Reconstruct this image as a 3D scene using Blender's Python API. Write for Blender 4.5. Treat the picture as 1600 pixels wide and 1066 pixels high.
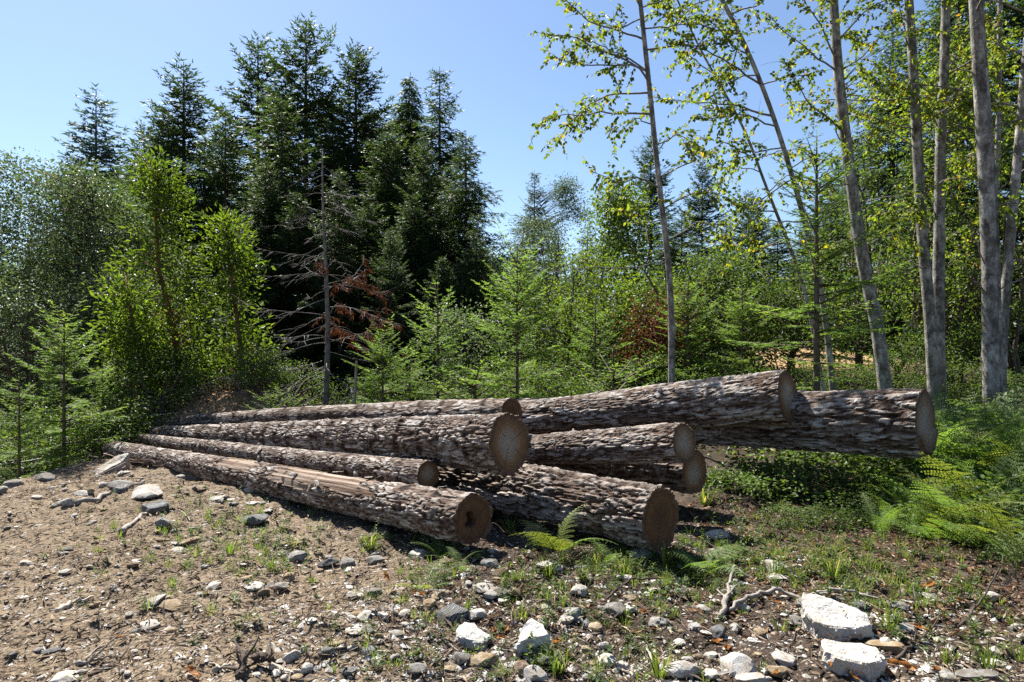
import bpy, math
import numpy as np
from mathutils import Vector, Matrix

# ------------------------------------------------------------------ camera, sky, sun
SC = bpy.context.scene
for o in list(bpy.data.objects):
    bpy.data.objects.remove(o)
CAMZ, F = 1.5, 1066.7
cam = bpy.data.cameras.new("camera")
cam.lens, cam.sensor_width, cam.clip_start, cam.clip_end = 24.0, 36.0, 0.05, 2000.0
cam_ob = bpy.data.objects.new("camera", cam)
cam_ob.location = (0, 0, CAMZ)
cam_ob.rotation_euler = (math.radians(90), 0, 0)
SC.collection.objects.link(cam_ob)
SC.camera = cam_ob

SUN_EL, SUN_AZ = math.radians(53), math.radians(-34)      # azimuth from +Y towards +X
world = bpy.data.worlds.new("World")
SC.world = world
world.use_nodes = True
nt = world.node_tree
sky = nt.nodes.new("ShaderNodeTexSky")
sky.sky_type = 'NISHITA'
sky.sun_disc = False
sky.sun_elevation = SUN_EL
sky.sun_rotation = SUN_AZ
sky.altitude = 200
sky.air_density, sky.dust_density, sky.ozone_density = 1.0, 0.6, 4.0
bg = nt.nodes["Background"]
bg.inputs[1].default_value = 0.053
nt.links.new(sky.outputs[0], bg.inputs[0])

sl = bpy.data.lights.new("sun", 'SUN')
sl.energy, sl.angle, sl.color = 5.0, math.radians(0.53), (1.0, 0.95, 0.87)
sun_ob = bpy.data.objects.new("sun", sl)
_d = Vector((math.sin(SUN_AZ) * math.cos(SUN_EL), math.cos(SUN_AZ) * math.cos(SUN_EL), math.sin(SUN_EL)))
sun_ob.rotation_euler = _d.to_track_quat('Z', 'Y').to_euler()
sun_ob.location = (-10, 10, 30)
SC.collection.objects.link(sun_ob)

vs = SC.view_settings
vs.view_transform, vs.look, vs.exposure, vs.gamma, vs.use_curve_mapping = 'Standard', 'None', 1.7, 1.0, False
SC.cycles.use_denoising = False
SC.cycles.max_bounces = 6
SC.cycles.diffuse_bounces = 3
SC.cycles.glossy_bounces = 2
SC.cycles.transmission_bounces = 4
SC.cycles.sample_clamp_indirect = 4.0
SC.cycles.caustics_reflective = False
SC.cycles.caustics_refractive = False

# ------------------------------------------------------------------ helpers
def W(px, py, d):
    """the point d metres ahead that the photograph shows at px, py"""
    return np.array([(px - 800) / F * d, d, CAMZ - (py - 533) / F * d])

def sstep(a, b, x):
    t = np.clip((np.asarray(x, float) - a) / (b - a), 0, 1)
    return t * t * (3 - 2 * t)

def _hash(ix, iy, iz, seed):
    h = (ix.astype(np.int64) * 374761393 + iy.astype(np.int64) * 668265263 + iz.astype(np.int64) * 2147483647 + seed * 974711) & 0xffffffff
    h = ((h ^ (h >> 13)) * 1274126177) & 0xffffffff
    h = ((h ^ (h >> 16)) * 2246822519) & 0xffffffff
    h = h ^ (h >> 15)
    return (h & 0xffffff).astype(np.float64) / 16777216.0

def vnoise(P, seed=0):
    P = np.asarray(P, float)
    i = np.floor(P).astype(np.int64); f = P - i
    u = f * f * f * (f * (f * 6 - 15) + 10)
    r = 0
    for dx in (0, 1):
        for dy in (0, 1):
            for dz in (0, 1):
                w = (u[:, 0] if dx else 1 - u[:, 0]) * (u[:, 1] if dy else 1 - u[:, 1]) * (u[:, 2] if dz else 1 - u[:, 2])
                r = r + w * _hash(i[:, 0] + dx, i[:, 1] + dy, i[:, 2] + dz, seed)
    return r * 2 - 1

def fbm(P, oct=4, seed=0, gain=0.5):
    P = np.asarray(P, float); a, s, r = 1.0, 1.0, 0
    for k in range(oct):
        r = r + a * vnoise(P * s + k * 17.3, seed + k * 7)
        a *= gain; s *= 2.03
    return r

def voronoi(P, seed=0):
    """F1, F2, random value of the nearest cell"""
    P = np.asarray(P, float)
    i = np.floor(P).astype(np.int64)
    f1 = np.full(len(P), 9.0); f2 = np.full(len(P), 9.0); cid = np.zeros(len(P))
    for dx in (-1, 0, 1):
        for dy in (-1, 0, 1):
            for dz in (-1, 0, 1):
                c = i + (dx, dy, dz)
                q = np.stack([c[:, k] + 0.1 + 0.8 * _hash(c[:, 0], c[:, 1], c[:, 2], seed + k + 1) for k in range(3)], 1)
                d = np.linalg.norm(q - P, axis=1)
                near = d < f1
                f2 = np.where(near, f1, np.minimum(f2, d))
                f1 = np.where(near, d, f1)
                cid = np.where(near, _hash(c[:, 0], c[:, 1], c[:, 2], seed + 9), cid)
    return f1, f2, cid

def unit(v):
    return v / np.maximum(np.linalg.norm(v, axis=-1, keepdims=True), 1e-9)

def mesh(name, V, tris=None, quads=None, mats=(), attrs=None, smooth=False, fmat=None):
    me = bpy.data.meshes.new(name)
    V = np.asarray(V, np.float32).reshape(-1, 3)
    tris = np.zeros((0, 3), np.int32) if tris is None else np.asarray(tris, np.int32).reshape(-1, 3)
    quads = np.zeros((0, 4), np.int32) if quads is None else np.asarray(quads, np.int32).reshape(-1, 4)
    me.vertices.add(len(V)); me.vertices.foreach_set("co", V.ravel())
    nl = tris.size + quads.size
    me.loops.add(nl); me.loops.foreach_set("vertex_index", np.concatenate([tris.ravel(), quads.ravel()]).astype(np.int32))
    npoly = len(tris) + len(quads)
    me.polygons.add(npoly)
    me.polygons.foreach_set("loop_start", np.concatenate([np.arange(len(tris)) * 3, tris.size + np.arange(len(quads)) * 4]).astype(np.int32))
    if smooth:
        me.polygons.foreach_set("use_smooth", np.ones(npoly, bool))
    else:
        me.polygons.foreach_set("use_smooth", np.zeros(npoly, bool))
    for m in mats:
        me.materials.append(m)
    if fmat is not None:
        me.polygons.foreach_set("material_index", np.asarray(fmat, np.int32))
    for k, a in (attrs or {}).items():
        at = me.attributes.new(k, 'FLOAT', 'POINT')
        at.data.foreach_set("value", np.asarray(a, np.float32))
    me.update()
    me.validate()
    return me

def link(name, data, parent=None, loc=None):
    o = bpy.data.objects.new(name, data)
    SC.collection.objects.link(o)
    if parent is not None:
        o.parent = parent
    if loc is not None:
        o.location = loc
    return o

def tag(o, label=None, cat=None, group=None, kind=None):
    if label: o['label'] = label
    if cat: o['category'] = cat
    if group: o['group'] = group
    if kind: o['kind'] = kind
    return o

def thing(name, label, cat, loc=(0, 0, 0), rotz=0.0, scale=1.0, group=None):
    o = link(name, None)
    o.empty_display_size = 0.2
    o.location = loc
    o.rotation_euler = (0, 0, rotz)
    o.scale = (scale,) * 3 if np.isscalar(scale) else scale
    return tag(o, label, cat, group)

def dup(root, label, loc, rotz=0.0, scale=1.0, group=None):
    c = root.copy(); SC.collection.objects.link(c)
    c.location = loc; c.rotation_euler = (0, 0, rotz)
    c.scale = (scale,) * 3 if np.isscalar(scale) else scale
    c['label'] = label
    if group: c['group'] = group
    for ch in root.children:
        d = ch.copy(); SC.collection.objects.link(d); d.parent = c
        for g in ch.children:
            e = g.copy(); SC.collection.objects.link(e); e.parent = d
    return c

# ---- tubes and leaves
class Tubes:
    def __init__(self): self.V, self.Q, self.T, self.n, self.S = [], [], [], 0, []
    def add(self, pts, rad, k=6, rnd=0.5):
        pts = np.asarray(pts, float); n = len(pts)
        rad = np.broadcast_to(np.asarray(rad, float), (n,))
        t = unit(np.gradient(pts, axis=0))
        ref = np.array([0.31, 0.11, 0.94]) if abs(t[0, 2]) < 0.8 else np.array([0.95, 0.3, 0.1])
        a = unit(np.cross(t, ref)); b = np.cross(t, a)
        ang = np.arange(k) / k * 2 * np.pi
        ring = pts[:, None] + rad[:, None, None] * (np.cos(ang)[None, :, None] * a[:, None] + np.sin(ang)[None, :, None] * b[:, None])
        base = self.n
        self.V.append(ring.reshape(-1, 3)); self.n += n * k
        i = np.arange(n - 1)[:, None] * k; j = np.arange(k)[None]; jn = (j + 1) % k
        self.Q.append((base + np.stack([i + j, i + jn, i + k + jn, i + k + j], -1)).reshape(-1, 4))
        self.V.append(pts[[0, -1]]); c0, c1 = self.n, self.n + 1; self.n += 2
        e0 = base + np.arange(k); e1 = base + (n - 1) * k + np.arange(k)
        self.T.append(np.stack([np.full(k, c0), np.roll(e0, -1), e0], 1))
        self.T.append(np.stack([np.full(k, c1), e1, np.roll(e1, -1)], 1))
        self.S.append(np.full(n * k + 2, rnd))
    def build(self, name, mat, smooth=True):
        return mesh(name, np.concatenate(self.V), np.concatenate(self.T), np.concatenate(self.Q), [mat], {'rnd': np.concatenate(self.S)}, smooth)

def leaves(P, D, N, L, Wd, kind='d2', fold=0.12, curl=0.0):
    """leaf blades: base point, axis, face normal, length, width -> V, tris, index of each vertex's leaf"""
    n = len(P)
    D = unit(D); S = unit(np.cross(D, N)); N = np.cross(S, D)
    L = np.broadcast_to(np.asarray(L, float), (n,)); Wd = np.broadcast_to(np.asarray(Wd, float), (n,))
    if kind == 'n1':
        prof = [(0, 0.5), (0, -0.5), (1, 0)]; F_ = [(0, 1, 2)]
    elif kind == 'd2':
        prof = [(0, 0), (0.42, 0.5), (1, 0), (0.42, -0.5)]; F_ = [(0, 2, 1), (0, 3, 2)]
    else:
        prof = [(0, 0), (0.22, 0.40), (0.52, 0.5), (0.82, 0.24), (1, 0), (0.82, -0.24), (0.52, -0.5), (0.22, -0.40), (0.5, 0.0)]
        F_ = [(8, 1, 0), (8, 2, 1), (8, 3, 2), (8, 4, 3), (8, 5, 4), (8, 6, 5), (8, 7, 6), (8, 0, 7)]
    V = np.zeros((n, len(prof), 3))
    for k, (u, v) in enumerate(prof):
        V[:, k] = P + D * (L * u)[:, None] + S * (Wd * v)[:, None] + N * ((abs(v) * Wd * 2 * fold) - curl * L * u * u)[:, None]
    base = np.arange(n) * len(prof)
    T = (base[:, None, None] + np.array(F_)[None]).reshape(-1, 3)
    return V.reshape(-1, 3), T, np.repeat(np.arange(n), len(prof))

def rand_unit(rng, n):
    return unit(rng.normal(size=(n, 3)))

# ------------------------------------------------------------------ materials
def new_mat(name):
    m = bpy.data.materials.new(name); m.use_nodes = True
    t = m.node_tree
    return m, t, t.nodes["Principled BSDF"], t.nodes["Material Output"]

def nd(t, kind, **kw):
    n = t.nodes.new(kind)
    for k, v in kw.items():
        if k.startswith('i_'):
            n.inputs[k[2:]].default_value = v
        else:
            setattr(n, k, v)
    return n

def ramp(t, fac, stops):
    r = t.nodes.new("ShaderNodeValToRGB")
    el = r.color_ramp.elements
    while len(el) < len(stops): el.new(0.5)
    for e, (p, c) in zip(el, stops):
        e.position = p; e.color = (*c, 1)
    t.links.new(fac, r.inputs[0])
    return r.outputs[0]

def mixc(t, fac, a, b, blend='MIX'):
    m = t.nodes.new("ShaderNodeMix"); m.data_type = 'RGBA'; m.blend_type = blend
    for sock, v in ((m.inputs[0], fac), (m.inputs[6], a), (m.inputs[7], b)):
        if isinstance(v, bpy.types.NodeSocket): t.links.new(v, sock)
        elif isinstance(v, (int, float)): sock.default_value = v
        else: sock.default_value = (*v, 1)
    return m.outputs[2]

def noise(t, scale, detail=4, coord='Object', rough=0.6, vec=None):
    n = nd(t, "ShaderNodeTexNoise"); n.inputs['Scale'].default_value = scale
    n.inputs['Detail'].default_value = detail; n.inputs['Roughness'].default_value = rough
    if vec is None:
        c = nd(t, "ShaderNodeTexCoord"); vec = c.outputs[coord]
    t.links.new(vec, n.inputs['Vector'])
    return n.outputs[0]

def attr(t, name):
    a = nd(t, "ShaderNodeAttribute"); a.attribute_name = name
    return a.outputs['Fac']

def math_(t, op, a, b=0.0):
    m = nd(t, "ShaderNodeMath", operation=op)
    for s, v in ((m.inputs[0], a), (m.inputs[1], b)):
        if isinstance(v, bpy.types.NodeSocket): t.links.new(v, s)
        else: s.default_value = v
    return m.outputs[0]

def bump(t, p, height, strength, dist):
    b = nd(t, "ShaderNodeBump"); b.inputs['Strength'].default_value = strength; b.inputs['Distance'].default_value = dist
    t.links.new(height, b.inputs['Height']); t.links.new(b.outputs[0], p.inputs['Normal'])

def leaf_mat(name, stops, trans, fac=0.4, rough=0.5, spec=0.4):
    rough, spec = max(rough, 0.52), spec * 0.45
    """stops: leaf colours by the leaf's own random number; trans: tint of light shining through"""
    m, t, p, out = new_mat(name)
    col = ramp(t, attr(t, 'rnd'), stops)
    oi = nd(t, "ShaderNodeObjectInfo")
    v = math_(t, 'MULTIPLY_ADD', oi.outputs['Random'], 0.3); v.node.inputs[2].default_value = 0.85
    hsv = nd(t, "ShaderNodeHueSaturation"); t.links.new(col, hsv.inputs['Color']); t.links.new(v, hsv.inputs['Value'])
    col = hsv.outputs[0]
    p.inputs['Roughness'].default_value = rough
    p.inputs['Specular IOR Level'].default_value = spec
    t.links.new(col, p.inputs['Base Color'])
    tr = nd(t, "ShaderNodeBsdfTranslucent")
    t.links.new(mixc(t, 1.0, col, trans, 'MULTIPLY'), tr.inputs['Color'])
    mx = nd(t, "ShaderNodeMixShader"); mx.inputs[0].default_value = fac
    t.links.new(p.outputs[0], mx.inputs[1]); t.links.new(tr.outputs[0], mx.inputs[2])
    t.links.new(mx.outputs[0], out.inputs[0])
    return m

def simple_mat(name, a, b, scale=8, rough=0.85, bs=0.4, bd=0.01, coord='Object', objvar=0.0, detail=5):
    m, t, p, out = new_mat(name)
    n = noise(t, scale, detail, coord, 0.65)
    col = ramp(t, n, [(0.32, a), (0.68, b)])
    if objvar:
        oi = nd(t, "ShaderNodeObjectInfo")
        v = math_(t, 'MULTIPLY_ADD', oi.outputs['Random'], objvar); v.node.inputs[2].default_value = 1 - objvar / 2
        hsv = nd(t, "ShaderNodeHueSaturation"); t.links.new(col, hsv.inputs['Color']); t.links.new(v, hsv.inputs['Value'])
        col = hsv.outputs[0]
    t.links.new(col, p.inputs['Base Color'])
    p.inputs['Roughness'].default_value = rough
    p.inputs['Specular IOR Level'].default_value = 0.25
    if bs: bump(t, p, noise(t, scale * 5, 4, coord), bs, bd)
    return m

# ------------------------------------------------------------------ ground
def gh_macro(x, y):
    x = np.asarray(x, float); y = np.asarray(y, float)
    t = np.clip(-0.71 * x + 0.70 * (y - 4.8), 0, 9.5)
    z = -0.034 * t
    z = z + sstep(8, 20, y) * (0.2 + 1.35 * sstep(-3, 8, x))
    z = z - 1.5 * sstep(5.9, 9.5, -x) * sstep(5.0, 7.5, y)
    z = z + 0.80 * np.exp(-((x + 5.2) / 1.5) ** 2 - ((y - 12.9) / 1.1) ** 2)
    z = z + 0.10 * np.exp(-((x + 3.6) / 1.6) ** 2 - ((y - 7.2) / 1.0) ** 2)
    z = z - 0.10 * np.exp(-((x - 3.2) / 1.3) ** 2 - ((y - 6.6) / 0.9) ** 2)
    return z

def gh(x, y, fine=True):
    x = np.atleast_1d(np.asarray(x, float)); y = np.atleast_1d(np.asarray(y, float))
    z = gh_macro(x, y)
    P = np.stack([x, y, np.zeros_like(x)], 1)
    z = z + 0.05 * fbm(P * 0.9, 3, 5)
    if fine:
        d = np.hypot(x, y)
        z = z + np.where(d < 22, 0.028 * fbm(P * 5.0, 4, 11, 0.6), 0)
    return z

def gz(x, y):
    return float(gh(x, y)[0])

def on_ground(px, py, near=1.5, far=25.0):
    """where the ground shows at px, py"""
    d = np.geomspace(near, far, 500)
    x = (px - 800) / F * d; z = CAMZ - (py - 533) / F * d
    below = z < gh(x, d)
    k = int(np.argmax(below)) if below.any() else len(d) - 1
    return np.array([x[k], d[k], gz(x[k], d[k])])

def ground_material():
    m, t, p, out = new_mat("bare earth and gravel")
    tc = nd(t, "ShaderNodeTexCoord"); v = tc.outputs['Object']
    n1 = noise(t, 0.7, 5, vec=v); n2 = noise(t, 9, 6, vec=v, rough=0.7); n3 = noise(t, 55, 4, vec=v, rough=0.7)
    tan = ramp(t, n2, [(0.30, (0.084, 0.0632, 0.0416)), (0.5, (0.152, 0.116, 0.0784)), (0.72, (0.216, 0.172, 0.1216))])
    brown = ramp(t, n2, [(0.28, (0.02176, 0.01578, 0.01142)), (0.55, (0.05168, 0.03862, 0.02883)), (0.75, (0.09792, 0.07888, 0.06256))])
    litter = ramp(t, n2, [(0.3, (0.01632, 0.01306, 0.008704)), (0.6, (0.04624, 0.03264, 0.02067)), (0.75, (0.0816, 0.05984, 0.03536))])
    grit = ramp(t, n3, [(0.35, (0.55, 0.5, 0.46)), (0.5, (1.0, 1.0, 1.0)), (0.66, (1.5, 1.48, 1.42))])
    f1 = math_(t, 'ADD', attr(t, 'soil'), math_(t, 'MULTIPLY', math_(t, 'SUBTRACT', n1, 0.5), 0.8))
    col = mixc(t, ramp(t, f1, [(0.35, (0, 0, 0)), (0.65, (1, 1, 1))]), tan, brown)
    f2 = math_(t, 'ADD', attr(t, 'forest'), math_(t, 'MULTIPLY', math_(t, 'SUBTRACT', n1, 0.5), 0.6))
    col = mixc(t, ramp(t, f2, [(0.4, (0, 0, 0)), (0.6, (1, 1, 1))]), col, litter)
    col = mixc(t, ramp(t, attr(t, 'dry'), [(0.3, (0, 0, 0)), (0.7, (1, 1, 1))]), col,
               ramp(t, n2, [(0.3, (0.2, 0.12, 0.06)), (0.7, (0.42, 0.30, 0.17))]))
    col = mixc(t, 1.0, col, grit, 'MULTIPLY')
    vo = nd(t, "ShaderNodeTexVoronoi"); vo.inputs['Scale'].default_value = 42; t.links.new(v, vo.inputs['Vector'])
    t.links.new(col, p.inputs['Base Color'])
    p.inputs['Roughness'].default_value = 0.95; p.inputs['Specular IOR Level'].default_value = 0.15
    h = math_(t, 'ADD', math_(t, 'MULTIPLY', vo.outputs['Distance'], -0.7), math_(t, 'ADD', n3, n2))
    bump(t, p, h, 0.9, 0.018)
    return m

def build_ground():
    fr = np.concatenate([[0.02], np.geomspace(0.3, 2.0, 14)[:-1], np.geomspace(2.0, 24.0, 330)[:-1], np.geomspace(24, 900, 40)])
    a = math.radians(44)
    th = np.concatenate([np.linspace(-a, a, 425), np.linspace(a, 2 * math.pi - a, 50)[1:-1]])
    R, T = np.meshgrid(fr, th, indexing='ij')
    x = (R * np.sin(T)).ravel(); y = (R * np.cos(T)).ravel()
    z = gh(x, y)
    n, k = len(fr), len(th)
    i = np.arange(n - 1)[:, None] * k; j = np.arange(k)[None]; jn = (j + 1) % k
    Q = np.stack([i + j, i + k + j, i + k + jn, i + jn], -1).reshape(-1, 4)[:, ::-1]
    px = 800 + F * x / np.maximum(y, 0.3)
    soil = sstep(-2.2, 0.4, x + 0.25 * (y - 4)) * 0.75 + 0.25 * sstep(4.5, 7, y)
    soil = np.where(y < 1, 0.4, soil)
    forest = np.maximum(sstep(8.2, 10.0, y - 0.35 * np.clip(-x, 0, 8)), sstep(2.6, 4.2, x - 0.25 * (5.5 - y)) * sstep(4.2, 5.2, y))
    dry = np.exp(-((x - 7.0) / 2.6) ** 2 - ((y - 16.5) / 2.2) ** 2) + np.exp(-((x + 5.0) / 1.5) ** 2 - ((y - 12.4) / 1.2) ** 2)
    me = mesh("ground", np.stack([x, y, z], 1), None, Q, [ground_material()], {'soil': soil, 'forest': forest, 'dry': dry}, True)
    tag(link("ground", me), kind='structure')

build_ground()

# a stretch of pale gravel road below the bank, seen through the trees
def build_road():
    m = simple_mat("pale road gravel", (0.32, 0.31, 0.30), (0.45, 0.44, 0.42), 4)
    u = np.linspace(-30, -12.5, 36); v = np.linspace(17.5, 23, 14)
    X, Y = np.meshgrid(u, v, indexing='ij')
    Z = gh(X.ravel(), Y.ravel(), False) + 0.06
    k = len(v); i = np.arange(len(u) - 1)[:, None] * k; j = np.arange(k - 1)[None]
    Q = np.stack([i + j, i + k + j, i + k + j + 1, i + j + 1], -1).reshape(-1, 4)
    tag(link("road", mesh("road", np.stack([X.ravel(), Y.ravel(), Z], 1), None, Q, [m])), kind='structure')
build_road()

# ------------------------------------------------------------------ logs
def bark_material(name, pale=0.55, warm=0.0):
    m, t, p, out = new_mat(name)
    tc = nd(t, "ShaderNodeTexCoord"); v = tc.outputs['Object']
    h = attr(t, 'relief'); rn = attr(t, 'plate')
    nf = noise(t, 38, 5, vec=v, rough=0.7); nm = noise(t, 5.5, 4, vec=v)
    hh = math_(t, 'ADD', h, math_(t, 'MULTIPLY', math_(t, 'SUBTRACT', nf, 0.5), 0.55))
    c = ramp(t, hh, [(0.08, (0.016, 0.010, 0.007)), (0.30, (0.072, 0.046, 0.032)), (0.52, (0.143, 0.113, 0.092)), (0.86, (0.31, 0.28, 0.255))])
    big = noise(t, 1.7, 3, vec=v)
    c = mixc(t, 1.0, c, ramp(t, big, [(0.34, (0.66, 0.57, 0.51)), (0.5, (1, 1, 1)), (0.66, (1.18, 1.17, 1.15))]), 'MULTIPLY')
    plate = ramp(t, rn, [(0.15, (0.70, 0.62, 0.57)), (0.5, (1, 1, 1)), (0.85, (1.25, 1.22, 1.18))])
    c = mixc(t, 1.0, c, plate, 'MULTIPLY')
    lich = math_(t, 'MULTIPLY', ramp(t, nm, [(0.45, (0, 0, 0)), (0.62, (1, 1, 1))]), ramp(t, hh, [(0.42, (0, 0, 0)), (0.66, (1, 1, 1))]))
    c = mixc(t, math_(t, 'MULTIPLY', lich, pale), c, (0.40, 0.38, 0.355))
    wood = ramp(t, math_(t, 'MULTIPLY_ADD', attr(t, 'grain'), 0.5), [(0.2, (0.075, 0.042, 0.026)), (0.42, (0.13, 0.09, 0.064)), (0.62, (0.20, 0.15, 0.113)), (0.85, (0.29, 0.235, 0.19))])
    pe = math_(t, 'ADD', attr(t, 'peel'), math_(t, 'MULTIPLY', math_(t, 'SUBTRACT', nf, 0.5), 0.25))
    c = mixc(t, ramp(t, pe, [(0.45, (0, 0, 0)), (0.55, (1, 1, 1))]), c, wood)
    t.links.new(c, p.inputs['Base Color'])
    p.inputs['Roughness'].default_value = 0.9; p.inputs['Specular IOR Level'].default_value = 0.2
    bump(t, p, math_(t, 'ADD', nf, noise(t, 120, 3, vec=v)), 0.7, 0.012)
    return m

def wood_end_material(name, heart, outer, rot=0.0):
    m, t, p, out = new_mat(name)
    tc = nd(t, "ShaderNodeTexCoord"); v = tc.outputs['Object']
    rr = attr(t, 'ring'); nf = noise(t, 22, 5, vec=v, rough=0.7); nb = noise(t, 6, 3, vec=v)
    r2 = math_(t, 'ADD', rr, math_(t, 'MULTIPLY', math_(t, 'SUBTRACT', nb, 0.5), 0.10))
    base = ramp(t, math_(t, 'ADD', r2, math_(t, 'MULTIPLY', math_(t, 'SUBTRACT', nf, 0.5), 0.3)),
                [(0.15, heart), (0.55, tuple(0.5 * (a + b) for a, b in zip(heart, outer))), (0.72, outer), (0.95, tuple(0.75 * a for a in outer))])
    s = math_(t, 'SINE', math_(t, 'MULTIPLY', r2, 52.0))
    line = ramp(t, math_(t, 'MULTIPLY_ADD', s, 0.5), [(0.0, (0.42, 0.36, 0.32)), (0.4, (1, 1, 1)), (1.0, (1.25, 1.22, 1.18))])
    c = mixc(t, 0.45, base, line, 'MULTIPLY')
    c = mixc(t, attr(t, 'rot'), c, (0.035, 0.02, 0.012))
    t.links.new(c, p.inputs['Base Color'])
    p.inputs['Roughness'].default_value = 0.85; p.inputs['Specular IOR Level'].default_value = 0.2
    for ang, ln0 in ((0.4, 0.10), (2.3, 0.25), (4.4, 0.15), (5.5, 0.4)):      # drying cracks
        ca, sa = math.cos(ang), math.sin(ang)
        ex, ey = attr(t, 'ex'), attr(t, 'ey')
        dd = math_(t, 'ADD', math_(t, 'SUBTRACT', math_(t, 'MULTIPLY', ex, sa), math_(t, 'MULTIPLY', ey, ca)), math_(t, 'MULTIPLY', math_(t, 'SUBTRACT', nb, 0.5), 0.16))
        al = math_(t, 'ADD', math_(t, 'MULTIPLY', ex, ca), math_(t, 'MULTIPLY', ey, sa))
        k = math_(t, 'MULTIPLY', math_(t, 'LESS_THAN', math_(t, 'ABSOLUTE', dd), 0.014), math_(t, 'GREATER_THAN', al, ln0))
        c = mixc(t, math_(t, 'MULTIPLY', k, 0.8), c, (0.03, 0.02, 0.014))
    t.links.new(c, p.inputs['Base Color'])
    bump(t, p, nf, 0.5, 0.006)
    return m

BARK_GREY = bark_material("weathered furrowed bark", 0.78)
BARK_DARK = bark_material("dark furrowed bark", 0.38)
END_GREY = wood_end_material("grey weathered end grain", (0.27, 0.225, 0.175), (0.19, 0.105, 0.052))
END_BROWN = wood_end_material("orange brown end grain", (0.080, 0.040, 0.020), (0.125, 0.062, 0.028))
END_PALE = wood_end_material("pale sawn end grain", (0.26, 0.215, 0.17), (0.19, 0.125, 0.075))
INNER = simple_mat("inner bark edge", (0.06, 0.032, 0.02), (0.16, 0.09, 0.055), 30, bs=0.6)

def flake_mesh(seed):
    rng = np.random.default_rng(seed)
    n, k = 7, 4
    u = np.linspace(-0.5, 0.5, n); w = np.linspace(-0.5, 0.5, k)
    U, Wd = np.meshgrid(u, w, indexing='ij')
    ed = 1 - 0.5 * np.abs(U * 2) ** 3 + rng.normal(size=U.shape) * 0.06
    X = U + rng.normal(size=U.shape) * 0.03; Y = Wd * ed * 0.55; Z = 0.10 * (1 - (2 * Wd) ** 2) + 0.12 * U * U + rng.normal(size=U.shape) * 0.012
    top = np.stack([X, Y, Z + 0.03], -1).reshape(-1, 3); bot = np.stack([X * 0.97, Y * 0.97, Z - 0.03], -1).reshape(-1, 3)
    i = np.arange(n - 1)[:, None] * k; j = np.arange(k - 1)[None]
    q = np.stack([i + j, i + k + j, i + k + j + 1, i + j + 1], -1).reshape(-1, 4)
    N = n * k
    rim = np.concatenate([np.arange(k), np.arange(1, n) * k + k - 1, (n - 1) * k + np.arange(k - 2, -1, -1), np.arange(n - 2, 0, -1) * k])
    side = np.stack([rim, np.roll(rim, -1), np.roll(rim, -1) + N, rim + N], 1)
    V = np.concatenate([top, bot])
    return mesh("bark_flake", V, None, np.concatenate([q, q[:, ::-1] + N, side]), [BARK_GREY],
                {'relief': np.concatenate([np.full(N, 0.75), np.full(N, 0.3)]), 'plate': rng.random(2 * N), 'peel': np.zeros(2 * N)})
FLAKES = [flake_mesh(s) for s in (1, 2, 3)]

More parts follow.
